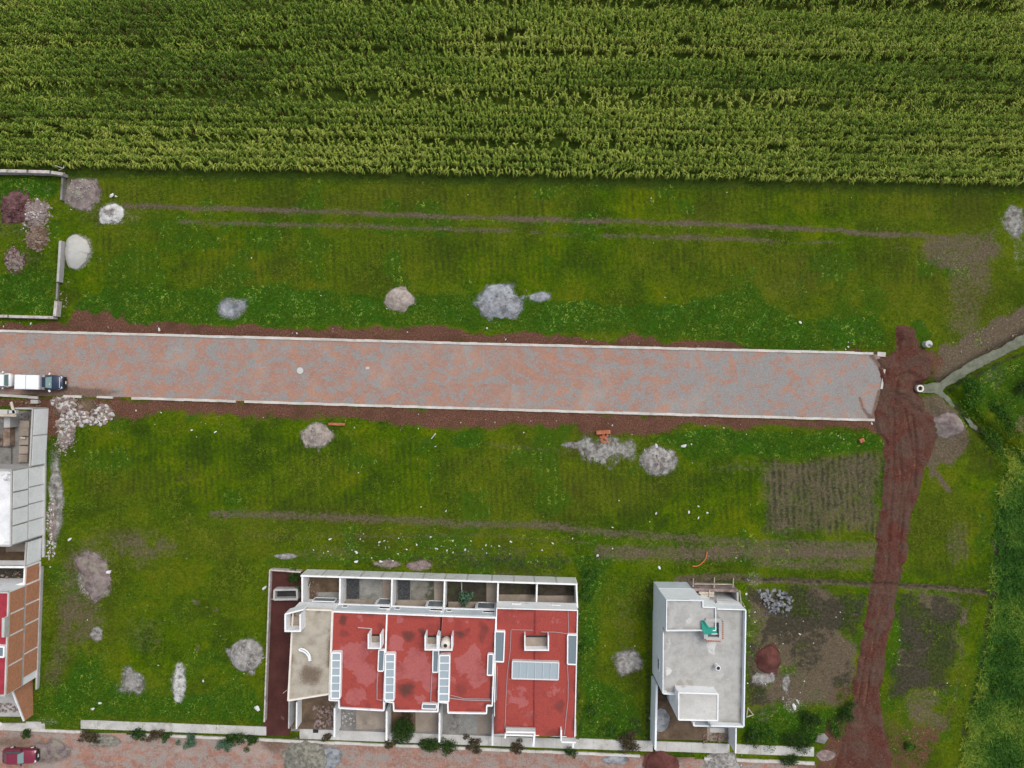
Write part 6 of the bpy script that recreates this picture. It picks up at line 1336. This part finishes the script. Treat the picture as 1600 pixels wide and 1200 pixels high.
def leaf_strip(az, el0, L, w_, droop, z0, seg=3, r0=0.0, twist=0.0):
    """curved leaf as a strip of quads: returns verts ((seg+1)*2,3)"""
    V = []; x = r0; z = z0; el = el0
    for i in range(seg + 1):
        q = i / seg; ww = w_ * (0.55 + 1.2 * q if q < .35 else (1 - q) ** .8 * 1.35) * .5 + .004
        ca, sa = math.cos(az), math.sin(az); tx = -sa * ww; ty = ca * ww
        V.append((x * ca + tx, x * sa + ty, z + twist * ww)); V.append((x * ca - tx, x * sa - ty, z - twist * ww))
        el -= droop / seg; x += math.cos(el) * L / seg; z += math.sin(el) * L / seg
    return V
def strips(leaves):
    V = []; F = []; T = []
    for lv, seg, tint in leaves:
        o = len(V); V += lv; T += [tint] * len(lv)
        F += [(o + 2 * i, o + 2 * i + 1, o + 2 * i + 3, o + 2 * i + 2) for i in range(seg)]
    return np.array(V, float), np.array(F, int), np.array(T, float)
def corn_template(seed):
    r = random.Random(seed); lv = []; base = r.uniform(0, 6.28)
    n = r.randint(9, 11)
    for i in range(n):
        h = .35 + 1.45 * i / n; az = math.pi / 2 + (i % 2) * math.pi + r.gauss(0, .5); L = r.uniform(.42, .66) * (1 - .25 * abs(i / n - .55))
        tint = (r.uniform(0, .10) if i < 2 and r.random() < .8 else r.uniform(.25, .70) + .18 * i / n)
        lv.append((leaf_strip(az, r.uniform(.95, 1.35), L, r.uniform(.085, .12), r.uniform(1.6, 2.5), h, 3, .01, r.uniform(-.8, .8)), 3, tint))
    lv.append((leaf_strip(base, 1.55, 1.95, .05, .05, 0, 2), 2, .25))
    for k in range(4): lv.append((leaf_strip(r.uniform(0, 6.28), r.uniform(.7, 1.4), r.uniform(.2, .34), .022, .5, 1.9, 1), 1, r.uniform(.88, 1.0)))
    return strips(lv)
def tuft_template(seed, n, L, w_, el=(.7, 1.4), droop=(.2, 1.0), seg=1, tint=(.1, .9), r0=.0):
    r = random.Random(seed); lv = []
    for k in range(n):
        lv.append((leaf_strip(r.uniform(0, 6.28), r.uniform(*el), L * r.uniform(.6, 1.2), w_ * r.uniform(.7, 1.3), r.uniform(*droop), .0, seg, r0 * r.random()), seg, r.uniform(*tint)))
    return strips(lv)
def plant_out(name, temps, X, Y, Z, S_, mat, tint=None, kind='stuff', tl=.0, lean=None, az=None):
    """one mesh out of many planted templates"""
    VV = []; FF = []; TT = []; off = 0; n = len(X)
    which = rng.integers(0, len(temps), n); A = rng.uniform(0, 2 * np.pi, n) if az is None else az
    for t, (V, F_, T) in enumerate(temps):
        s = np.where(which == t)[0]
        if not len(s): continue
        c, sn = np.cos(A[s])[:, None], np.sin(A[s])[:, None]; sc = S_[s][:, None]
        x = (V[None, :, 0] * c - V[None, :, 1] * sn) * sc; y = (V[None, :, 0] * sn + V[None, :, 1] * c) * sc; z = V[None, :, 2] * sc
        if lean is not None: x = x + lean[s, 0][:, None] * z; y = y + lean[s, 1][:, None] * z
        P = np.stack([x + X[s][:, None], y + Y[s][:, None], z + Z[s][:, None]], -1).reshape(-1, 3)
        tt = np.repeat(T[None], len(s), 0)
        if tint is not None: tt = np.where(tt < .13, tt, np.clip(tt + tint[s][:, None], .14, 1))  if name.startswith('corn') else np.clip(tt + tint[s][:, None], 0, 1)
        f = (F_[None] + (np.arange(len(s)) * len(V))[:, None, None]).reshape(-1, 4) + off
        VV.append(P); FF.append(f); TT.append(tt.reshape(-1)); off += len(P)
    V = np.concatenate(VV); F_ = np.concatenate(FF); T = np.concatenate(TT)
    o = big_mesh(name, V, F_, mat, {'tint': np.stack([T, T, T], -1)})
    if kind: o['kind'] = kind
    return o

# corn field -------------------------------------------------------------
CT = [corn_template(900 + i) for i in range(8)]
def row_y(x, k): return (600 - (264.5 + .0187 * (x * 13.5 + 800))) / 13.5 + .55 + k * .80
Xs, Ys, Ss, Ts = [], [], [], []
for k in range(1, 44):
    x = np.arange(-74, 74, .205) + rng.uniform(-.07, .07, len(np.arange(-74, 74, .205))); y = row_y(x, k) + rng.normal(0, .025, len(x)) + .05 * (fbm(x * .25, np.full(len(x), k * 3.1), 2, 4) - .5)
    gd = min(abs(k - g_) for g_ in (4, 10.6, 17.2, 24.6, 32)); d = fbm(x * .16, y * .9, 3, 14); gap = fbm(x * .35, np.full(len(x), k * 7.7), 3, 17); big = fbm(x * .05, y * .28, 3, 19)
    keep = (rng.random(len(x)) < .94) & (gap > .15 + .13 * (k in (5, 12, 19, 25))) & ((d > .18) | (rng.random(len(x)) < .6))
    keep &= (gd > .7) | (rng.random(len(x)) < .42)
    if k > 36: keep &= rng.random(len(x)) < .6
    s = (.86 + .24 * (d - .5) + rng.normal(0, .07, len(x))) * (1.02 if k % 6 else .9)
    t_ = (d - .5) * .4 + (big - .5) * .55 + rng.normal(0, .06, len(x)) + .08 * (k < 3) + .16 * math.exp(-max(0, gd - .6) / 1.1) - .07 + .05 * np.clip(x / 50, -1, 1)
    Xs.append(x[keep]); Ys.append(y[keep]); Ss.append(s[keep]); Ts.append(t_[keep])
X = np.concatenate(Xs); Y = np.concatenate(Ys); S_ = np.concatenate(Ss); T_ = np.concatenate(Ts)
lean = rng.normal(0, .09, (len(X), 2))
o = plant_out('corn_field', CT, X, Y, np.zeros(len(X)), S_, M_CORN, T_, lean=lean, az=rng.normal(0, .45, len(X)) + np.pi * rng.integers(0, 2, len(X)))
# front row: 300 plants of their own
fm = []
for V, F_, T in CT:
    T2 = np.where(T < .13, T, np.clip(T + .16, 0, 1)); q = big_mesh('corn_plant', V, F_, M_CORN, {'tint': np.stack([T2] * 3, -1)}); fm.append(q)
cnt = 0; x = -61.0
while cnt < 300:
    i = cnt % 8
    if cnt < 8: q = fm[i]
    else: q = fm[i].copy(); COL.objects.link(q)
    x = -61.5 + 123.0 * cnt / 299 + random.uniform(-.1, .1)
    q.location = (x, float(row_y(np.array(x), 0)) + random.uniform(-.22, .2), 0); s = random.uniform(.66, 1.08); q.scale = (s * 1.1, s * 1.1, s)
    q.rotation_euler = (random.uniform(-.1, .1), random.uniform(-.1, .1), random.gauss(0, .45) + math.pi * random.randint(0, 1))
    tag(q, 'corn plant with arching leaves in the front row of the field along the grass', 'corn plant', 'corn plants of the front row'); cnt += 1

# weeds, turf, tall grass ---------------------------------------------------
def sample(n, x0, y0, x1, y1):
    return rng.uniform(x0, x1, n), rng.uniform(y0, y1, n)
def plot_filter(px, py): return built(px, py) < -1
WT_ = [tuft_template(50 + i, 6, .24, .17, (.1, .7), (.3, 1.0), 1, (.25, .95), .12) for i in range(6)]
px, py = sample(420000, -60, 262, 1660, 1190)
r_, b_, l_, d_, k_, y_, w_ = mget(px, py)
cl = fbm(px / 13.5 * .9, py / 13.5 * .9, 4, 71)
p = np.clip(l_ * 1.1 - .25, 0, 1) * sstep(cl, .30, .56) * (1 - np.clip(r_ * 1.2, 0, 1)) * (1 - np.clip(d_ * 1.4, 0, 1)) * (1 - np.clip(k_ * 1.5 - .5, 0, 1))
k = (rng.random(len(px)) < p * .9) & plot_filter(px, py) & (py > 272 + .0187 * px)
px, py = px[k], py[k]; X = (px - 800) / 13.5; Y = (600 - py) / 13.5; cl = cl[k]
S_ = rng.uniform(.4, 1.05, len(X)); T_ = (cl - .5) * 1.3 - .06 + rng.normal(0, .17, len(X)) + .35 * (rng.random(len(X)) < .10)
o = plant_out('weeds', WT_, X, Y, gz(px, py), S_, M_WEED, T_)
GT = [tuft_template(80 + i, 5, .24, .045, (.6, 1.4), (.1, .9), 1, (.15, .8), .10) for i in range(6)]
px, py = sample(300000, -60, 265, 1660, 1170)
red_, bare_, lush_, dust_, dark_, dry_, row_ = mget(px, py)
U = (px - 800) / 13.5 + .05 * (600 - py) / 13.5
rw_ = .5 + .5 * np.sin(U * 2 * np.pi / .8 + 1.5 * fbm((px - 800) / 13.5 * .2, (600 - py) / 13.5 * .2, 2, 8))
cl = fbm(px / 13.5 * .5, py / 13.5 * .5, 4, 73)
p = sstep(cl, .28, .6) * (1 - .6 * np.clip(row_, 0, 1) * (1 - rw_)) * (1 - np.clip(red_ * 1.3, 0, 1)) * (1 - np.clip(bare_ * 1.15, 0, 1)) * (1 - np.clip(dust_ * 1.3, 0, 1)) * (1 - .6 * np.clip(dark_, 0, 1))
k = (rng.random(len(px)) < p) & plot_filter(px, py) & (py > 270 + .0187 * px)
px, py = px[k], py[k]; X = (px - 800) / 13.5; Y = (600 - py) / 13.5
T_ = (cl[k] - .5) * 1.2 + .25 * (dry_[k] - .3) - .25 * lush_[k] + rng.normal(0, .14, len(X))
o = plant_out('grass', GT, X, Y, gz(px, py), rng.uniform(.5, 1.15, len(X)), M_GRASS, T_)
TT_ = [tuft_template(120 + i, 9, .75, .07, (.7, 1.4), (.4, 1.4), 2, (.1, .75), .15) for i in range(6)]
px, py = sample(16000, 1470, 680, 1680, 1290)
sd_ = poly_sd(px + (fbm(px / 20, py / 20, 3, 5) - .5) * 24, py, TALLG)
big = fbm(px / 13.5 * .25, py / 13.5 * .25, 3, 41)
k = (sd_ > 0) & (rng.random(len(px)) < .35 + .65 * sstep(big, .35, .6)); px, py = px[k], py[k]; X = (px - 800) / 13.5; Y = (600 - py) / 13.5
o = plant_out('tall_grass', TT_, X, Y, gz(px, py), rng.uniform(.6, 1.2, len(X)), M_WEED, (big[k] - .5) * 1.6 + .02 + .35 * np.exp(-(sd_[k] / 7) ** 2) + rng.normal(0, .1, len(X)))

# shrubs and trees: every one its own thing -----------------------------------
def shrub(px, py, r_, h, label, cat='shrub', group=None, mat=None, n=None, name='shrub', trunk=None, leaf=.11, flat=.8, z0=.05, seed=0, squash=1.0, ball=False):
    x, y, _ = at(px, py); t = thing(name, (x, y, z0), label, cat, group); r_ *= 1.22; r = np.random.default_rng(seed + int(px * 7 + py)); n = int((n or int(900 * r_ * r_ + 160)) * 2.2); leaf *= .72
    nc = max(5, int(10 * r_)); C_ = np.stack([r.normal(0, r_ * .48, nc), r.normal(0, r_ * .48 * squash, nc), h * (flat * .45 + .4 * r.random(nc))], -1); C_[0] = (0, 0, h * .62)
    rad = r_ * r.uniform(.32, .58, nc); rad[0] = r_ * .7
    if ball: C_ = np.array([(0, 0, h * .58)]); rad = np.array([r_]); nc = 1
    w_ = r.choice(nc, n, p=rad ** 2 / (rad ** 2).sum()); d = r.normal(0, 1, (n, 3)); d /= np.linalg.norm(d, axis=1)[:, None]; q = r.random(n) ** .4
    P = C_[w_] + d * (rad[w_] * q)[:, None] * np.array([1, squash, min(1.0, h / (2 * r_) * 1.2)]); P[:, 2] = np.clip(P[:, 2], .03, None)
    u = r.normal(0, 1, (n, 3)); u /= np.linalg.norm(u, axis=1)[:, None]; v = np.cross(u, r.normal(0, 1, (n, 3))); v /= np.linalg.norm(v, axis=1)[:, None]
    s = leaf * r.uniform(.6, 1.4, n)[:, None]
    V = np.stack([P - u * s, P - v * s * .5, P + u * s, P + v * s * .5], 1).reshape(-1, 3); F_ = np.arange(4 * n).reshape(-1, 4)
    tint = np.clip(.45 + (vnoise(P[:, 0] * 3, P[:, 1] * 3 + P[:, 2] * 2, 3) - .5) * .8 + r.normal(0, .16, n), 0, 1); T = np.repeat(tint, 4)
    o = big_mesh('crown', V, F_, mat or M_SHRUB, {'tint': np.stack([T] * 3, -1)}); o.parent = t
    mb = MB()
    if trunk: mb.tube([(0, 0, -.05), (.03, .02, h * .3), (.0, .04, h * .62)], trunk, 7, r2=trunk * .5)
    for k in range(4):
        a = r.uniform(0, 6.28); b = h * .3 if trunk else 0
        mb.tube([(0, 0, b), (math.cos(a) * r_ * .25, math.sin(a) * r_ * .25, h * .4), (math.cos(a) * r_ * .5, math.sin(a) * r_ * .5, h * .62)], (trunk or .05) * .5, 5, r2=.012)
    obj('trunk' if trunk else 'stems', mb, M_BARK, t, local=True); return t
tz = lambda x, y: ths(x, y)
shrub(*tz(716, 806), 1.12, 2.5, 'round clipped green tree in a front yard of the row houses', 'tree', None, n=2600, name='tree', trunk=.09, leaf=.10, z0=.02, ball=True)
shrub(*tz(735, 745), .75, 1.3, 'loose olive bush just north of the round clipped tree', 'shrub', None, M_DRYB, 400, z0=.02)
shrub(*tz(1015, 178), .72, 1.5, 'grey green leafy shrub in a back garden of the row', 'shrub', None, M_SAGE, 420, z0=.02, leaf=.15)
shrub(*tz(190, 100), .95, .9, 'dark green bush growing in the corner of the dark red yard', 'shrub', None, M_SHRUB, 700, z0=.02, squash=.7)
G_V = 'shrubs on the verge of the lower street'
for px, py, r_, h, mt, lb in ((44, 1143, .62, .8, M_SHRUB, 'small green verge shrub below the sloping brick wall'), (148, 1148, 1.0, .5, M_DRYB, 'sprawling brown green verge shrub, westmost of the long pavement'), (216, 1147, .75, .7, M_SHRUB, 'round green verge shrub west of the dark brown one'),
                             (246, 1146, .8, .9, M_DRYB, 'dark brown leafless looking verge shrub'), (262, 1147, .65, .8, M_SHRUB, 'green verge shrub touching the dark brown one'), (302, 1155, .85, .9, M_SAGE, 'bluish feathery verge shrub in the middle of the long pavement'), (350, 1158, .8, .9, M_SAGE, 'bluish feathery verge shrub beside the largest green one'),
                             (370, 1150, 1.1, 1.0, M_SHRUB, 'largest green verge shrub west of the dark red yard'), (396, 1152, .8, .7, M_SHRUB, 'low green verge shrub nearest the dark red yard'), (511, 1150, .6, .4, M_DRYB, 'low brownish weed at the verge before the rubble yard'), (608, 1163, .5, .6, M_DRYB, 'thin verge weed before the second front yard wall'),
                             (671, 1162, 1.25, 1.0, M_SHRUB, 'large dark verge bush west of a white front yard wall end'), (700, 1162, .9, .9, M_SHRUB, 'dark verge bush east of the white front yard wall end'), (740, 1163, .9, .4, M_DRYB, 'low ragged verge weeds before the tank house'), (805, 1166, .7, .4, M_DRYB, 'dark low verge plant before the wide house porch'), (892, 1171, .62, 1.0, M_SHRUB, 'round dark verge shrub at the east corner of the wide house'),
                             (980, 1158, 1.15, 1.0, M_DRYB, 'wild brownish bush beside the pavement west of the white house'), (1237, 1186, .8, .7, M_SHRUB, 'spiky green verge shrub at the east end of the lower pavement')):
    shrub(px, py, r_, h, lb, 'shrub', G_V, mt, int(700 * r_ * r_ + 60), squash=.55 if r_ > .95 and px != 980 else .8)
G_B = 'bushes on the plot east of the white house'
for px, py, r_, h, mt, lb in ((1170, 1148, .8, 1.0, M_SHRUB, 'dark bush hugging the east boundary wall foot of the white house'), (1196, 1142, 1.2, 1.1, M_WEED, 'bright green bush between the two dark bushes by the pavement'), (1238, 1152, 1.25, 1.2, M_SHRUB, 'dark green bush overhanging the east end of the pavement'), (1262, 1146, 1.0, .9, M_WEED, 'bright green bush east of the overhanging dark one'),
                             (1270, 1122, 1.0, .8, M_SHRUB, 'dark green bush north of the bright pavement bushes'), (1318, 1112, 1.0, 1.0, M_SHRUB, 'dense green bush on the west edge of the red earth track'), (1302, 1138, .8, .8, M_WEED, 'green bush at the south west corner of the red earth track'), (1418, 1165, .55, .6, M_WEED, 'small green bush standing in the red earth near the bottom')):
    shrub(px, py, r_, h, lb, 'shrub', G_B, mt, int(640 * r_ * r_ + 80))
G_T = 'bushy weeds near the row houses'
for px, py, r_, h, lb in ((925, 892, 1.1, 1.0, 'leafy bush at the north east corner of the row houses'), (915, 925, .9, .8, 'leafy bush by the east garden wall of the row'), (912, 1010, .7, .6, 'small bush along the east side of the wide house'), (925, 1108, .9, .5, 'low bush near the south east of the wide house'), (955, 1135, 1.0, .5, 'low bush by the pavement east of the wide house')):
    shrub(px, py, r_, h, lb, 'shrub', G_T, M_WEED, int(420 * r_ * r_ + 60))
tag(obj('boulder', MB().add(*chunk_shape(412, 2.0, 1.5, .9)), M_CONCD, local=True), 'grey rounded boulder between the bushes beside the red earth track', 'boulder').location = (*at(1281, 1150)[:2], .3)
G_C = 'bushes beside the drainage channel'
for px, py, r_, h, mt, lb in ((1515, 608, 1.3, .8, M_WEED, 'bright leafy bush south of the drainage water'), (1560, 640, 1.2, .7, M_WEED, 'leafy bush east of the small pool'), (1578, 668, 1.1, .6, M_WEED, 'leafy bush on the east bank above the dark ditch'), (1548, 690, 1.2, .6, M_WEED, 'yellow green bush where the dark ditch begins'), (1592, 610, 1.0, .8, M_SHRUB, 'dark bush at the east edge south of the water'), (1555, 1075, .9, .6, M_WEED, 'bush in the tall grass strip at the south east')):
    shrub(px, py, r_, h, lb, 'shrub', G_C, mt, int(500 * r_ * r_ + 60), z0=.0)
